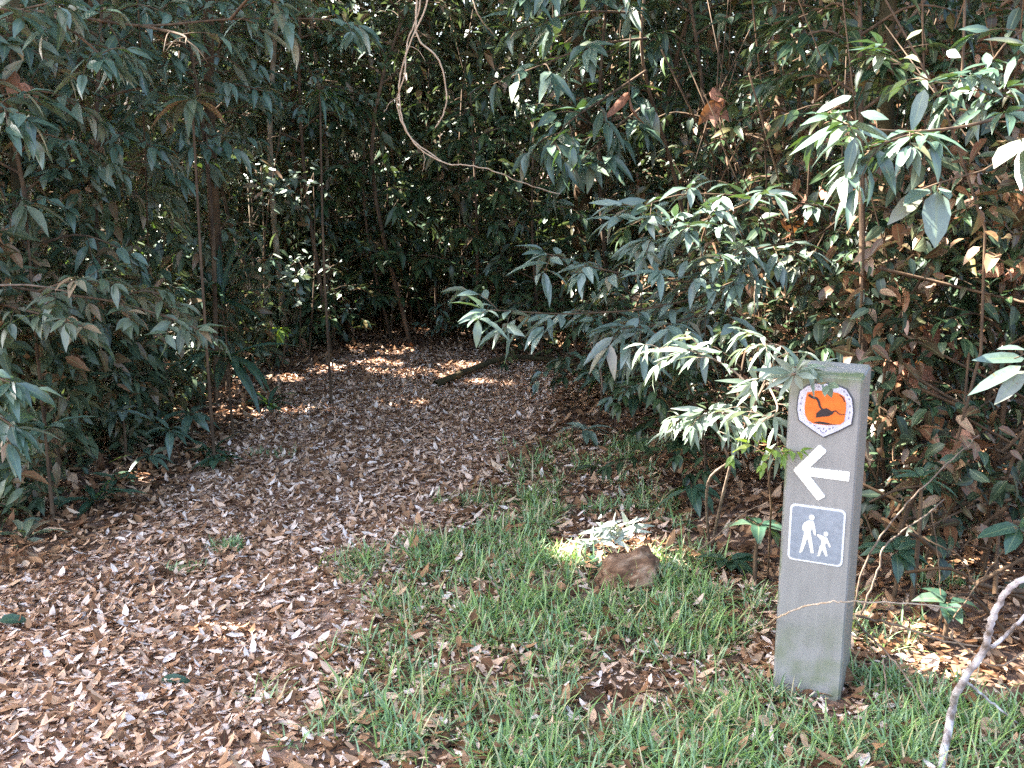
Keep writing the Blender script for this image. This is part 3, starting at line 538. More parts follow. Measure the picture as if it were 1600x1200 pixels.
low = [(180,770,4.9,.12,.05,'strap',"dark bluish broad-leaved seedling on the left forest floor"),(235,730,5.1,.12,.035,'laurel',"glossy green seedling just behind the bluish one on the left floor"),
 (300,665,5.5,.14,.05,'laurel',"seedling with two long shiny leaves at the path's left edge"),(190,660,5.3,.12,.045,'pale',"pale blue-grey seedling with one sunlit leaf near the left shrubs"),
 (265,690,5.2,.11,.04,'laurel',"little seedling tucked between the left edge of the path and the shrubs"),(70,690,4.3,.14,.05,'laurel',"shiny seedling beneath the shrub cut by the left edge"),
 (340,735,5.1,.09,.05,'strap',"flat dark green seedling poking out of the path's litter edge"),
 (950,605,6.6,.17,.07,'strap',"broad-leaved dark seedling behind the thin brown twig at the path's end"),(1000,580,6.4,.18,.07,'laurel',"taller dark seedling under the arching pale shrub"),
 (915,690,5.6,.10,.04,'pale',"small pale-leaved seedling at the top of the grass patch"),(1060,700,5.0,.15,.06,'dark',"dark seedling at the forest edge left of the post"),
 (990,640,5.9,.13,.055,'strap',"blue-green seedling at the foot of the arching shrub"),(1140,895,3.75,.10,.055,'strap',"round blue-green leaves at the foot of the narrow-leaved sapling"),
 (1080,780,4.4,.12,.05,'strap',"dim bluish seedling midway between the grass patch and the post's panel"),(1185,840,3.6,.10,.05,'strap',"dark seedling close behind the post's left edge, beside the walkers panel"),
 (1400,880,3.5,.09,.045,'strap',"low broad-leaved seedling right of the walkers panel among dry twigs"),(1480,960,3.1,.07,.045,'strap',"dusky small seedling under the dry twigs at lower right"),
 (930,900,3.75,.07,.04,'strap',"tiny blue-green seedling before the brown chunk in the grass")]
for px, py, Y, L_, W_, mt, lab in low:
    leafy_ring("forest_seedling", lab, px, py-18, Y, int(rng.integers(8, 13)), L_*1.4, W_*1.1, mt, 0, 'seedling', .5, (-.35,.55), 'lance' if W_ < .045 else 'broad', 'seedlings on the forest floor')
for px, py, n_, L_, W_, mt, lab in [(150,790,16,.26,.035,'strap',"low fern arching over the path's left edge beside the dark bluish seedling"),(330,715,14,.2,.03,'strap',"small fern at the path's left edge just past the flat dark seedling"),
   (420,640,16,.24,.035,'strap',"fern spilling onto the path's left edge before the pale slender trunk"),(40,850,12,.2,.035,'olive',"pale fern low at the left edge in front of the shiny shrub"),(270,690,14,.24,.035,'laurel',"glossy fern between the two long-leaved seedlings at the path's left edge")]:
    b_ = gnd(px, py); rosette("low_fern", lab, "fern", b_, n_, L_, W_, mt, (.15, 1.1), .8, .02, 'low ferns along the path', 'lance')
# sunlit plant and brown chunk in the grass
def at_ground(px, py): return gnd(px, py)
b0 = gnd(945, 870)
srng = np.random.default_rng(21)
few_leaves("sunlit_seedling", "ragged clump of leaves coloured sunlit white behind the brown chunk in the grass", "seedling", b0,
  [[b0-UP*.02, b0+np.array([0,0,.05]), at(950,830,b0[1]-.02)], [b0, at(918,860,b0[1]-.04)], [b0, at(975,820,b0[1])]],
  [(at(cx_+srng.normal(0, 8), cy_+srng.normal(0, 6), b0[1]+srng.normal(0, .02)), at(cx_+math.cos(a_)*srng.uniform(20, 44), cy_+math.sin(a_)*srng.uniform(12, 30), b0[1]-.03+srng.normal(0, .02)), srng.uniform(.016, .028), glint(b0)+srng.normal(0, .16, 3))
   for cx_, cy_, m_ in ((948,826,14),(912,856,12),(980,824,9),(932,840,10),(962,842,8)) for a_ in np.arange(m_)*6.283/m_+srng.uniform(-.25, .25, m_)], 'sunlit_white', 'lance')
b1 = gnd(1045, 905)
few_leaves("sunlit_sprig", "small sprig coloured sunlit white to the right of the brown chunk in the grass", "seedling", b1,
  [[b1-UP*.02, at(1040,885,b1[1])]], [(at(1040,886,b1[1]), at(1040+dx,886+dy,b1[1]+dz), .026, glint(b1)+rng.normal(0, .12, 3)) for dx, dy, dz in ((34,6,-.02),(20,-14,.04),(-22,-6,-.02),(10,22,-.08),(38,20,-.05))], 'sunlit_white', 'lance')
def blob(name, label, cat, c, sx, sy, sz, mat, rz=0, seed=1):
    bm = bmesh.new(); bmesh.ops.create_icosphere(bm, subdivisions=4, radius=1)
    for v in bm.verts:
        p = np.array(v.co); n = .42*wob(p[0]+seed, p[1], p[2], 1.7)+.16*wob(p[0], p[1]+seed, p[2], 5.1)+.07*wob(p[1], p[0]+seed, p[2], 13)+.05*math.sin(30*p[1]+9*p[2])
        q = p*(1+n); q[2] = max(q[2], -.35) ; v.co = (q[0]*sx, q[1]*sy, q[2]*sz)
    me = bpy.data.meshes.new(name); bm.to_mesh(me); bm.free(); me.materials.append(mat); me.polygons.foreach_set("use_smooth", np.ones(len(me.polygons), bool))
    o = bpy.data.objects.new(name, me); COL.objects.link(o); o.location = c; o.rotation_euler = (0, R(-22), rz); return tag(o, label, cat)
bc = gnd(990, 915)
blob("wood_chunk", "weathered brown chunk of rotten wood lying in the grass left of the post", "wood chunk", (bc[0], bc[1], .03), .125, .08, .105, noise_mat("rotten_wood", [(.3,(.07,.03,.015)),(.5,(.19,.10,.055)),(.7,(.42,.28,.19))], 17, .9, 1., (.5,2.2,2.2)), R(12))

# ------------------------------------------------------------------ trees: trunk + crown, crowns high above the picture shade the place
def tree(name, label, base, r, h, crown, mat, n=6500, lean=(0, 0), bend=.05):
    base = np.asarray(base, float); t = thing(name, label, "tree", base, "trees of the rainforest"); st = Acc()
    c = np.array(crown[:3], float); rad = np.array(crown[3:], float)
    mid = base+np.array([lean[0], lean[1], h*.5]); p = smooth([base-UP*.1, base+np.array([rng.normal(0, bend), 0, h*.2]), mid, c], 26)
    st.tube(p, r*1.15, r*.45, 10, rough=.06)
    for i in range(9):
        a = i*2.4; k = 15+i; q = p[min(k, 24)]; e = c+rad*np.array([math.cos(a)*.75, math.sin(a)*.75, rng.uniform(-.5, .5)])
        st.tube(smooth([q, (q+e)/2+UP*.3, e], 7), r*.4, r*.12, 5)
    st.build("trunk", M[mat], t, base)
    # clumped crown
    nc = n//45; d = rng.normal(size=(nc, 3)); d /= np.linalg.norm(d, axis=1, keepdims=True); cl = c+d*rad*(rng.random((nc, 1))**.4)
    pos = np.repeat(cl, 45, 0)+rng.normal(0, 1, (nc*45, 3))*np.array([.42, .42, .2]); m = len(pos)
    pos = pos[pos[:, 2] > 3.6] if c[2] > 4.5 else pos; m = len(pos)
    a = rng.uniform(0, 6.28, m); e = rng.normal(-.2, .35, m); ax = np.stack([np.cos(a)*np.cos(e), np.sin(a)*np.cos(e), np.sin(e)], -1)
    f = Acc(); f.leaves(pos, ax, UP+rng.normal(0, .35, (m, 3)), rng.uniform(.2, .36, m), rng.uniform(.1, .16, m), .3, .2, 'low')
    f.build("crown", M['canopy'], t, base); return t
def pxbase(px, Y): p = at(px, 400, Y); return np.array([p[0], Y, 0.])
TREES = [
 ("pale_trunk_tree", "pale slender straight tree standing left of centre behind the path", pxbase(443,8.6), .026, 8, (-3.4,10.5,7.5,2.8,2.6,1.6), 'pale_bark'),
 ("brown_trunk_tree", "reddish brown tree rising from the strap-leaved plant left of the path", pxbase(335,7.2), .042, 8, (-3.0,7.3,7.,3.,2.7,1.6), 'red_bark'),
 ("mossy_trunk_tree", "mossy olive-brown tree close behind the post's right side", pxbase(1392,4.9), .048, 6, (3.4,5.9,6.4,2.5,2.3,1.4), 'moss_bark'),
 ("short_pale_tree", "thin pale tree just right of the pale slender one at the path's end", pxbase(505,9.2), .020, 8, (-.9,9.6,7.8,2.3,2.4,1.5), 'pale_bark'),
 ("dark_centre_tree", "dark tree below the hanging blue-green leaves at the top centre", pxbase(905,9.6), .075, 8, (1.3,11.,7.6,2.6,2.6,1.6), 'red_bark'),
 ("grey_pole_tree", "thin greyish tree left of the pale slender one", pxbase(398,9.0), .018, 9, (-6.2,10.6,8.,3.,2.8,1.7), 'pale_bark'),
 ("far_left_tree", "brown tree in the deep shade above the olive shrub", pxbase(205,8.2), .035, 8, (-6.3,7.5,7.4,2.8,2.8,1.7), 'red_bark'),
 ("left_edge_tree", "mossy tree dimly seen at the left edge under the drooping laurel branch", pxbase(28,5.3), .032, 7, (-3.5,4.3,6.6,2.9,2.6,1.5), 'moss_bark'),
 ("slim_left_tree", "slim brown tree just right of the mossy one at the left edge", pxbase(128,6.3), .024, 8, (-6.3,4.4,7.2,2.9,2.7,1.6), 'red_bark'),
 ("back_left_tree", "brown tree in the dark behind the left edge", pxbase(72,8.6), .05, 9, (-9.2,7.4,8.2,2.9,2.8,1.6), 'red_bark'),
 ("shaded_left_tree", "greyish tree behind the khaki whorl at the upper left", pxbase(262,9.6), .026, 9, (-9.4,4.6,8.4,2.9,2.8,1.6), 'pale_bark'),
 ("right_back_tree", "brown-barked tree in the vine tangle at the upper right", pxbase(1215,6.8), .035, 8, (3.6,9.6,7.4,2.3,2.2,1.5), 'red_bark'),
 ("right_edge_tree", "dim brown tree near the right edge behind the overhanging laurel", pxbase(1545,6.2), .045, 8, (5.2,7.6,6.9,2.4,2.4,1.5), 'moss_bark'),
 ("leaning_back_tree", "dim leaning tree behind the bushy sapling at the path's end", pxbase(720,12.8), .055, 8, (-.3,12.8,8.4,2.8,2.8,1.6), 'moss_bark'),
 ("deep_forest_tree", "dim tree in the far gap above the path's end", pxbase(655,12.0), .06, 9, (-2.8,14.,9.,3.,3.,1.8), 'red_bark'),
 ("deep_left_tree", "dim far tree between the brown and the pale slender trunks", pxbase(385,12.5), .06, 9, (-6.0,14.2,9.,3.2,3.2,1.8), 'moss_bark'),
 ("deep_right_tree", "far brown tree right of the hanging blue-green leaves", pxbase(1075,11.5), .07, 9, (2.4,16.,9.,3.2,3.2,1.8), 'red_bark'),
 ("deep_corner_tree", "far dim tree behind the top of the overhanging laurel", pxbase(1370,11.0), .07, 9, (5.6,13.,9.,3.2,3.2,1.8), 'moss_bark'),
 ("deep_edge_tree", "far dim tree at the upper left behind the drooping laurel branch", pxbase(90,11.5), .07, 9, (-9.2,11.,8.6,3.,3.2,1.8), 'red_bark')]
for nm, lab, b, r_, h_, cr, mt in TREES: tree('forest_tree', lab, b, r_, h_, cr, mt)

# ------------------------------------------------------------------ fill saplings in the wall of forest
FILL = [ # px, Y, height, species, mat, scale, label
 (110,6.4,2.6,'laurel','olive',1.2,"grey-green sapling behind the olive shrub"),(20,5.6,2.9,'laurel','laurel',1.2,"tall laurel sapling at the left edge under the drooping branch"),
 (190,7.4,2.9,'dark','laurel',1.2,"green small-leaved sapling between the khaki whorl and the olive shrub"),(255,8.8,3.4,'laurel','laurel',1.2,"dim sapling behind the brown trunk's left side"),
 (300,9.8,3.8,'dark','laurel',1.3,"tall shadowy sapling above the strap-leaved plant"),(420,10.2,3.9,'small','olive',1.6,"small-leaved sapling behind the pale slender trunk"),
 (520,9.9,3.8,'laurel','dark',1.2,"tall sapling behind the left strand of the vine loop"),(570,10.6,4.,'dark','laurel',1.3,"green sapling seen through the vine loop"),
 (610,9.2,2.2,'laurel','dark',1.2,"low dark sapling at the end of the path below the vine loop"),(680,9.6,2.1,'dark','laurel',1.3,"bushy sapling closing the path's end on the right"),
 (745,8.8,2.2,'laurel','dark',1.2,"dim large-leaved sapling above the arching branch's tip"),(790,10.8,4.1,'small','dark',1.7,"tall fine-leaved sapling right of the vine loop"),
 (640,11.5,4.4,'laurel','olive',1.3,"farthest tall sapling over the path"),(850,8.2,1.9,'dark','dark',1.3,"short dark sapling right of the vine's lower end"),
 (960,8.8,3.7,'laurel','laurel',1.2,"tall laurel sapling right of the hanging blue-green leaves"),(1090,7.6,3.4,'laurel','dark',1.1,"dark laurel sapling left of the brown hanging leaf"),
 (1150,6.6,2.2,'small','dark',1.5,"small-leaved bush above the arching shrub's upper branch"),(1290,6.1,2.7,'small','dark',1.5,"small-leaved sapling above the post behind the sunlit leaves"),
 (1440,5.6,2.6,'dark','dark',1.1,"dark sapling behind the big oval leaf"),(1540,5.0,2.7,'laurel','dark',1.0,"laurel sapling rising at the right edge behind the overhanging branch"),
 (1480,4.4,1.4,'small','dark',1.4,"low bush of small leaves right of the mossy trunk"),(1580,4.0,1.5,'dark','dark',1.0,"dark bush at the right edge above the broad blue-green leaves"),
 (1290,4.9,1.3,'small','dark',1.3,"small-leaved bush directly behind the post's top"),(1160,5.3,1.0,'dark','dark',1.1,"low dark bush behind the narrow-leaved sapling"),
 (200,6.7,1.1,'dark','laurel',1.1,"low dark bush between the olive shrub and the path"),
 (480,9.2,1.3,'small','laurel',1.6,"low bush with sunlit leaves between the two pale trunks"),(1020,9.9,4.2,'small','dark',1.7,"fine-leaved tall sapling at the top centre right"),
 (1190,8.5,3.6,'small','dark',1.5,"airy sapling among brown stems at the upper right"),(350,8.2,3.1,'laurel','laurel',1.1,"laurel sapling just right of the brown trunk"),
 (0,7.6,3.4,'dark','dark',1.3,"dark tall sapling behind the upper left corner"),(130,9.6,3.9,'laurel','dark',1.3,"deep-shade sapling above the far left trunk"),
 (432,8.0,3.3,'dark','laurel',1.3,"sapling whose leaves hide the top of the pale slender trunk",.5),(325,6.7,3.0,'laurel','laurel',1.1,"laurel sapling whose leaves hide the upper brown trunk",.55),
 (512,8.5,3.4,'small','laurel',1.6,"fine-leaved sapling leafy only above the thin pale trunk",.5),(200,6.9,2.9,'laurel','olive',1.2,"laurel sapling in front of the far left brown trunk",.35),
 (60,4.9,2.5,'dark','laurel',1.3,"leafy sapling just above the olive shrub at the left edge",.45),(150,5.7,2.7,'laurel','laurel',1.0,"laurel sapling above the middle of the olive shrub",.5),
 (1385,4.5,2.7,'laurel','dark',.9,"dark laurel sapling hiding the mossy trunk's upper part",.62),(1530,4.5,2.3,'small','dark',1.6,"small-leaved sapling at the right edge behind the oval leaf",.3),
 (1230,6.0,2.9,'dark','dark',1.2,"dark sapling hiding the brown-barked tree at the upper right",.3),(1120,8.2,3.9,'dark','dark',1.3,"tall dark sapling between the two top dead-leaf bunches",.2),
(545,9.1,.9,'dark','dark',1.1,"low dark bush closing the path's end left of its middle",.1),(640,9.4,.8,'laurel','dark',1.0,"low broad bush closing the path's end below the vine loop",.1),(735,8.7,.8,'dark','laurel',1.0,"low green bush at the path's end behind the fallen branch",.1),
 (965,6.9,.75,'dark','dark',1.0,"knee-high dark bush at the path's far right edge under the arching shrub",.1),(1050,6.1,.8,'dark','laurel',1.0,"low green bush at the foot of the arching shrub",.1),
 (895,7.9,.7,'small','dark',1.5,"small-leaved low bush where the path's far end meets the arching leaves",.1),(1120,5.0,.6,'dark','dark',.9,"little dark bush behind the stems of the narrow-leaved sapling",.1),
 (640,8.9,3.6,'small','dark',1.6,"fine-leaved sapling hanging behind the vine loop",.6)]
for i, (px, Y, h_, sp, mt, sc, lab, *lo) in enumerate(FILL):
    sapling("forest_sapling", lab, pxbase(px, Y), h_, sp, mt, sc, low=(lo[0] if lo else .2), nb=int(7+h_*3.6), spread=.62 if Y > 5.6 else .45, lean=(rng.normal(0, .15), rng.normal(0, .15)), r=.008+.004*h_, group='saplings of the forest wall', stem_mat=random.choice(['stem', 'red_bark']))

# ------------------------------------------------------------------ uncountable undergrowth masses
def mass(name, label, n, gen, mat, L, W, nst, stemgen, thr=-.15, prof='low'):
    pos = gen(n); k = (wob(pos[:, 0], pos[:, 1], pos[:, 2], 1.9)+.6*wob(pos[:, 2], pos[:, 0], pos[:, 1], 4.3)+rng.normal(0, .25, len(pos))) > thr; pos = pos[k]; n = len(pos)
    a = rng.uniform(0, 6.28, n); e = rng.normal(-.35, .45, n); ax = np.stack([np.cos(a)*np.cos(e), np.sin(a)*np.cos(e), np.sin(e)], -1)
    f = Acc(); l = rng.uniform(L*.55, L*1.3, n)
    f.leaves(pos, ax, UP+rng.normal(0, .5, (n, 3)), l, l*W*rng.uniform(.8, 1.25, n), rng.uniform(.1, .7, n), .3, prof, 0)
    for i in range(nst):
        p = stemgen(); f.tube(p, rng.uniform(.003, .011), rng.uniform(.002, .006), 4, mi=1+(i % 3))
    o = f.build(name, [M[mat], M['stem'], M['red_bark'], M['stem']]); return tag(o, label, 'undergrowth', kind='stuff')
def gen_far(n):
    y = rng.uniform(8.8, 17, n); x = rng.uniform(-1, 1, n)*(.56*y+.8); z = rng.random(n)**1.15*(.30*y+1.1)
    k = ~((np.abs(x+.55) < .75) & (y < 10) & (z < .8)); return np.stack([x, y, z], -1)[k]
def st_far():
    y = rng.uniform(8.8, 15); x = rng.uniform(-1, 1)*(.54*y); h = rng.uniform(1.5, 5.5); b = np.array([x, y, 0])
    q = b+np.array([*rng.normal(0, .2, 2), h*.5]); return smooth([b, q, b+np.array([*rng.normal(0, .45, 2), h])], 8)
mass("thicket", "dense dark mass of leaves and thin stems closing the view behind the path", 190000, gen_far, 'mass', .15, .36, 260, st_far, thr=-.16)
def gen_deep(n):
    y = rng.uniform(17, 27, n); return np.stack([rng.uniform(-1, 1, n)*(.6*y+2), y, rng.random(n)*9.5], -1)
def st_deep():
    y = rng.uniform(17, 25); x = rng.uniform(-1, 1)*.6*y; return smooth([(x, y, 0), (x+rng.normal(0, .2), y, 4), (x+rng.normal(0, .5), y, 8)], 6)
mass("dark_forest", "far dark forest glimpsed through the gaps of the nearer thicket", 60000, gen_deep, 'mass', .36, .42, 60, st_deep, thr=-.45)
def edge_l(y): return np.interp(y, [3., 3.6, 4.4, 5.5, 7, 8.5, 10], [-2.0, -2.1, -2.0, -1.95, -1.9, -1.6, -1.2])
def edge_r(y): return np.interp(y, [2.8, 3.3, 4.0, 5.0, 6.0, 7.5, 9], [1.75, 1.5, 1.15, 1.15, .95, .75, .6])
def gen_left(n):
    y = rng.uniform(4.2, 9.5, n); u = rng.random(n); x = edge_l(y)-.1-u**1.2*(.56*y+.7+edge_l(y)).clip(.3); z = rng.random(n)**1.1*(.30*y+1.)*np.clip(.35+u*1.6, 0, 1)
    return np.stack([x, y, z], -1)
def st_left():
    y = rng.uniform(4.6, 9); x = edge_l(y)-.2-rng.random()*1.6; h = rng.uniform(.6, 3.2); b = np.array([x, y, 0]); return smooth([b, b+np.array([*rng.normal(0, .12, 2), h*.5]), b+np.array([*rng.normal(0, .3, 2), h])], 7)
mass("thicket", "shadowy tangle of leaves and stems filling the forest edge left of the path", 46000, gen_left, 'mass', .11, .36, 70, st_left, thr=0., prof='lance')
def gen_right(n):
    y = rng.uniform(3.5, 9.5, n); u = rng.random(n); x = edge_r(y)+.12+u**1.2*(.56*y+.7-edge_r(y)).clip(.3); z = rng.random(n)**1.05*(.30*y+1.)*np.clip(.3+u*1.7, 0, 1)
    return np.stack([x, y, z], -1)
def st_right():
    if rng.random() < .22:
        b = np.array([rng.uniform(1.35, 2.4), rng.uniform(3.05, 4.2), rng.uniform(.02, .4)]); d = rng.normal(0, .3, 3)*np.array([1, .6, .5]); return smooth([b, b+d*.5+np.abs(rng.normal(0, .04, 3)), np.maximum(b+d, [1.3, 3.0, .02])], 7)
    y = rng.uniform(3.7, 9); x = edge_r(y)+.25+rng.random()*2.; h = rng.uniform(.5, 3.2); b = np.array([x, y, 0])
    if rng.random() < .5:
        b[2] = rng.uniform(.1, 2.2); dx = abs(rng.normal(0, .45)); return smooth([b, b+np.array([dx*.5, rng.normal(0, .2), rng.normal(.05, .2)]), b+np.array([dx, rng.normal(0, .3), rng.normal(0, .35)]), b+np.array([dx*1.2, rng.normal(0, .4), rng.normal(-.1, .5)])], 9)
    return smooth([b, b+np.array([*rng.normal(0, .15, 2), h*.5]), b+np.array([*rng.normal(0, .4, 2), h])], 7)
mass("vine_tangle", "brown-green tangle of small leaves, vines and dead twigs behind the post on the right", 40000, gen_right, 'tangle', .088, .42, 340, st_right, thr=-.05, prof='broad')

def sunlit(label, nodes, n, L):
    """thin sapling whose small leaves catch the sun in a canopy gap"""
    p0 = at(*nodes[0]); b = np.array([p0[0], p0[1], 0.]); t = thing("sunlit_sapling", label, "sapling", b, "saplings catching the sun behind the path"); st = Acc(); f = Acc()
    top = max((at(*q) for q in nodes), key=lambda v: v[2]); st.tube(smooth([b-UP*.05, (b+top)/2+np.array([.03, 0, 0]), top]), .008, .004, 5)
    for q in nodes:
        c = at(*q); st.tube(smooth([np.array([b[0], b[1], max(.1, c[2]-.25)]), c]), .004, .002, 4); g_ = glint(c)
        pos = c+rng.normal(0, 1, (n, 3))*np.array([.11, .08, .07]); a = rng.uniform(0, 6.28, n); ax = np.stack([np.cos(a), np.sin(a)*.6, rng.normal(-.2, .2, n)], -1)
        f.leaves(pos, ax, g_+rng.normal(0, .28, (n, 3)), L*rng.uniform(.6, 1.3, n), L*.38, .15, .12, 'lance', cut=False)
    st.build("stem", M['stem'], t, b); f.build("foliage", M['bamboo'], t, b)
sunlit("sapling with two clusters of white sunlit leaves left of the pale slender trunk", [(392,280,8.1),(430,288,8.1),(408,262,8.1),(425,300,8.1)], 16, .075)
sunlit("sapling with small scattered sunlit leaves right of the pale slender trunk", [(470,285,8.3),(490,270,8.3),(455,300,8.3)], 14, .06)
sunlit("low sapling with white sunlit leaves between the two pale trunks", [(460,400,8.3),(465,430,8.3),(455,445,8.3)], 15, .085)
sunlit("low sapling with speckled sunlit leaves around the thin pale trunk", [(515,410,8.8),(530,440,8.8),(505,455,8.8),(520,480,8.8)], 12, .06)
sunlit("sapling with a line of sunlit leaves below the vine loop", [(605,285,9.2),(635,292,9.2),(655,298,9.2)], 11, .06)
sunlit("sapling with sunlit leaf tips left of the strap-leaved plant", [(205,425,6.6),(285,400,6.6),(250,430,6.6)], 11, .05)
# ------------------------------------------------------------------ vines, twigs, dead leaves, fallen wood
def rope(name, label, cat, strands, mat, loc=None, group=None):
    a = Acc()
    for p, r0, r1 in strands:
        q = smooth(p, len(p)*6); q[1:-1] += rng.normal(0, .0015, q[1:-1].shape); a.tube(q, r0, r1, 7, rough=.04)
    loc = loc if loc is not None else strands[0][0][0]
    return tag(a.build(name, M[mat], None, loc), label, cat, group)
VY = 4.8
rope("hanging_vine", "tan double-stranded vine hanging in a big open loop at the top centre", "vine",
  [([at(690,-120,VY), at(668,2,VY), at(640,70,VY), at(624,130,VY), at(630,190,VY), at(655,232,VY), at(700,256,VY), at(725,257,VY), at(770,267,VY), at(820,287,VY+.1), at(875,303,VY+.2)],   .0038, .0026),
   ([at(660,-120,VY+.03), at(655,10,VY+.03), at(637,65,VY+.03), at(632,120,VY-.02), at(620,160,VY+.02), at(640,212,VY+.02), at(690,252,VY+.02)], .0034, .003), ([at(626,150,VY), at(612,158,VY), at(600,175,VY)], .0015, .001), ([at(660,236,VY), at(664,250,VY), at(660,268,VY)], .0015, .001), ([at(640,72,VY), at(655,80,VY), at(664,96,VY)], .0015, .001)], 'vine')
rope("thin_vine", "thin vine curving down inside the big vine loop", "vine", [([at(662,-120,VY+.1), at(650,20,VY+.1), at(655,62,VY+.1), at(685,92,VY+.1), at(697,140,VY+.1), at(695,172,VY+.1), at(680,200,VY+.1)], .005, .003)], 'vine')
rope("slanting_vine", "short thin vine slanting across the top right of the loop", "vine", [([at(735,-30,6.), at(745,20,6.), at(772,55,6.2)], .004, .003)], 'vine')
rope("dry_twig", "bare horizontal twig above the olive shrub at the left edge", "twig", [([at(-40,446,4.1), at(50,446,4.15), at(110,456,4.2)], .005, .003)], 'twig')
rope("dry_twig", "short pale horizontal twig on the mossy trunk behind the post", "twig", [([at(1300,436,4.75), at(1400,430,4.75), at(1482,431,4.8)], .006, .004)], 'twig')
g0 = gnd(680, 607); 
rope("fallen_branch", "dark fallen branch lying across the far end of the path", "fallen branch", [([g0+UP*.03, gnd(735,590)+UP*.06, gnd(790,577)+UP*.09, gnd(850,576)+UP*.08, gnd(925,584)+UP*.05], .026, .016), ([gnd(790,577)+UP*.09, gnd(840,566)+UP*.2, gnd(880,566)+UP*.3], .014, .008)], 'moss_bark')
rope("bent_twig", "thin brown twig standing bent over the litter below the arching shrub", "twig", [([gnd(932,660), at(940,620,5.6), at(937,575,5.55), at(922,535,5.5)], .006, .004)], 'twig')
rope("ground_root", "pale short stick arching above the litter under the arching shrub", "twig", [([at(930,545,6.2), at(960,560,6.2), gnd(1000,600)+UP*.05], .008, .006)], 'twig')
wl = [gnd(1470,1205), at(1487,1110,2.55), at(1500,1070,2.5), at(1535,1020,2.48), at(1548,975,2.45), at(1562,940,2.42), at(1592,908,2.4), at(1640,895,2.4)]
rope("lichened_branch", "whitish lichen-covered dead branch rising from the ground at lower right", "branch", [(wl, .0115, .0075), ([wl[3], at(1568,995,2.5), at(1610,955,2.52), at(1660,915,2.55)], .006, .004), ([at(1505,1062,2.5), at(1540,1090,2.6), at(1590,1130,2.6)], .004, .003)], 'lichen')
tw = [([at(1338,962,2.95), at(1410,980,2.8), at(1470,1000,2.75), at(1530,1010,2.72)], .0055, .003, "pale straight twig running right from the post's right edge"),
 ([at(1340,975,2.95), at(1375,1010,2.8), at(1415,1055,2.7), at(1452,1120,2.62)], .0045, .003, "dry twig slanting down right of the post's foot"),
 ([at(1335,950,3.05), at(1352,880,3.05), at(1405,800,3.1), at(1470,735,3.2), at(1530,680,3.3)], .005, .003, "long bare twig slanting up to the right from the post's side"),
 ([at(1345,960,3.), at(1372,890,3.), at(1385,850,3.02), at(1440,810,3.1), at(1475,780,3.2)], .005, .003, "forked grey twig beside the post's right edge at panel height"),
 ([at(1415,820,3.2), at(1460,850,3.1), at(1500,870,3.1), at(1530,930,3.1)], .0045, .003, "thin brown twig crossing the dark gap right of the panel"),
 ([at(1455,800,3.3), at(1465,860,3.2), at(1470,930,3.1)], .004, .003, "upright brown twig in the dark gap right of the panel"),
 ([at(1575,850,3.), at(1530,910,2.95), at(1490,965,2.9)], .004, .003, "brown twig slanting down from the broad leaves at the right edge"),
 ([at(1090,860,3.6), at(1130,830,3.5), at(1165,800,3.45), at(1200,785,3.4)], .004, .003, "bare twig slanting up to the post's left edge beside the panel"),
 ([at(1380,1030,2.75), at(1385,1080,2.7), gnd(1392,1120)], .0035, .003, "short upright dry twig right of the post's foot"),
 ([gnd(1035,1045)+UP*.03, gnd(1075,1005)+UP*.04, gnd(1110,975)+UP*.03], .003, .002, "thin dead stalk lying in the grass left of the post's foot"),
 ([gnd(950,1010)+UP*.03, gnd(975,1040)+UP*.03, gnd(1000,1070)+UP*.02], .003, .002, "reddish dead stalk lying in the middle of the grass"),
 ([at(1600,1020,2.6), at(1550,1040,2.6), at(1490,1000,2.75), at(1440,990,2.8)], .004, .003, "dead twig passing behind the whitish branch"),
 ([at(1180,430,5.2), at(1178,520,5.), at(1176,600,4.9)], .004, .004, "straight upright stem above the narrow-leaved sapling"),
 ([at(1290,540,4.7), at(1325,480,4.6), at(1350,440,4.6)], .004, .003, "short slanting twig above the post"),
 ([at(1430,520,4.5), at(1450,470,4.4), at(1500,430,4.4), at(1560,420,4.4)], .004, .003, "brown twig curving right above the dead leaf bunch")]
for p, r0, r1, lab in tw: rope("dry_twig", lab, "twig", [(p, r0*.72, r1*.7)], 'twig' if 'brown' not in lab else 'stem', group='dry twigs round the post')
rope("trailing_vine", "long thin reddish vine arching across the post's lower face", "vine", [([gnd(1195,990)+UP*.02, at(1215,965,2.76), at(1255,948,2.70), at(1300,941,2.66), at(1340,941,2.68), at(1420,943,2.75), at(1500,950,2.85)], .0028, .002)], 'vine')

def dead_bunch(name, label, px, py, Y, n, L, W, spread, mat='dead', cat='dead leaves'):
    c = at(px, py, Y); a = Acc(); pos = c+rng.normal(0, 1, (n, 3))*np.array([spread, spread*.6, spread*1.2]); ax = rng.normal(0, .5, (n, 3))-UP
    st = Acc(); t = thing(name, label, cat, c, 'hanging bunches of dead leaves')
    st.tube(smooth([c+UP*(spread*2+.3), c+UP*spread, c-UP*spread], 6), .005, .003, 5); st.build("stem", M['stem'], t, c)
    a.leaves(pos, ax, rng.normal(0, 1, (n, 3)), L*rng.uniform(.7, 1.2, n), W, rng.uniform(.2, .9, n), .5, 'broad', cut=False); a.build("foliage", M[mat], t, c); return t
dead_bunch("dead_leaf_bunch", "orange-brown dead leaves hanging at the left edge in the upper left", 20, 130, 5., 5, .12, .06, .03)
dead_bunch("dead_leaf_bunch", "pair of curled brown dead leaves hanging at the upper right", 1120, 150, 6., 4, .17, .07, .03)
dead_bunch("dead_leaf_bunch", "largest hanging bunch of rusty dead leaves beside the mossy trunk", 1425, 545, 4.4, 12, .15, .07, .05)
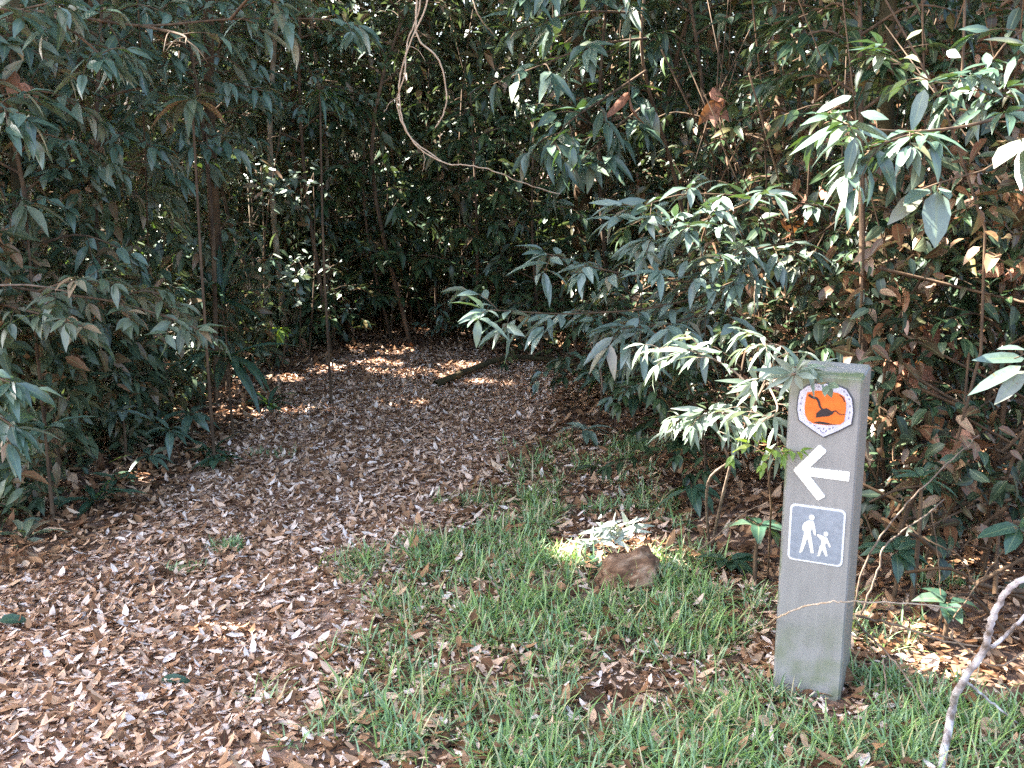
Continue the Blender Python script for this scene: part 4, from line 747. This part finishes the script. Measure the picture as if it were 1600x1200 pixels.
dead_bunch("dead_leaf_bunch", "tan dead leaves hanging at the right edge above the lilac-grey leaves", 1592, 395, 4., 4, .12, .06, .03)
dead_bunch("dead_leaf_bunch", "brown dead leaves caught low in the tangle right of the emblem", 1500, 700, 3.8, 8, .12, .06, .04)
dead_bunch("dead_leaf_bunch", "single bunch of brown dead leaves above the post's top left", 1260, 330, 5., 7, .12, .05, .06)
dead_bunch("dead_leaf_bunch", "narrow orange dead leaf hanging near the top right of centre", 983, 145, 6.2, 2, .2, .055, .012)
# single fallen green leaves on the path
def fallen(label, px, py, L, W, mat, rot):
    p = gnd(px, py); a = Acc(); ax = np.array([math.cos(rot), math.sin(rot), .12]); a.leaves([p+UP*.035-ax*L*.5], ax, np.array([.1,-.35,1]), L, W, .45, .35, 'broad', cut=False)
    return tag(a.build("fallen_leaf", M[mat], None, p), label, "leaf", "single fallen leaves")
fallen("green fallen leaf lying in the middle of the foreground path", 278, 1075, .095, .04, 'strap', .1)
fallen("green fallen leaf on the litter at the left edge", 25, 980, .10, .045, 'strap', .3)
fallen("curled tan fallen leaf standing up beside the moss tufts on the path", 355, 880, .11, .05, 'litter', 2.2)
fallen("large pale brown fallen leaf at the bottom right corner", 1555, 1150, .12, .06, 'litter', .1)
fallen("pale fallen leaf on the grass in front of the chunk of wood", 975, 985, .09, .04, 'litter', 1.8)
fallen("pinkish fallen leaf on the grass near the bottom centre", 680, 1145, .07, .04, 'litter', .4)
fallen("buff fallen leaf lying at the post's foot", 1200, 1140, .08, .05, 'litter', .9)
fallen("cream upright leaf in the middle of the grass", 768, 980, .08, .03, 'litter', 1.4)
# little tufts in the litter
def tuft(label, px, py, n, rad, l):
    p = gnd(px, py); q = rng.normal(0, 1, (n, 2)).clip(-1.5, 1.5)*rad*.8; x = p[0]+q[:, 0]; y_ = p[1]+q[:, 1]*.7
    a = grass("t", None, x, y_, l*.5, l, None, .9); return tag(a.build("grass_tuft", M['grass'], None, p), label, "grass tuft", "grass tufts on the path")
tuft("soft green tuft growing on the path at the left of its middle", 355, 850, 160, .06, .07)
tuft("smaller green tuft left of the curled tan leaf on the path", 290, 885, 110, .06, .06)
tuft("dim mossy tuft at the path's left edge farther back", 425, 712, 120, .10, .06)
tuft("lush green tuft at the top end of the grass by the forest edge", 1000, 700, 260, .12, .13)
tuft("green tuft poking up at the right end of the forest edge beyond the post", 1470, 915, 90, .08, .14)
tuft("green blades growing against the post's right foot", 1318, 1065, 26, .02, .13)
tuft("green blades growing before the post's left foot", 1205, 1090, 40, .04, .12)
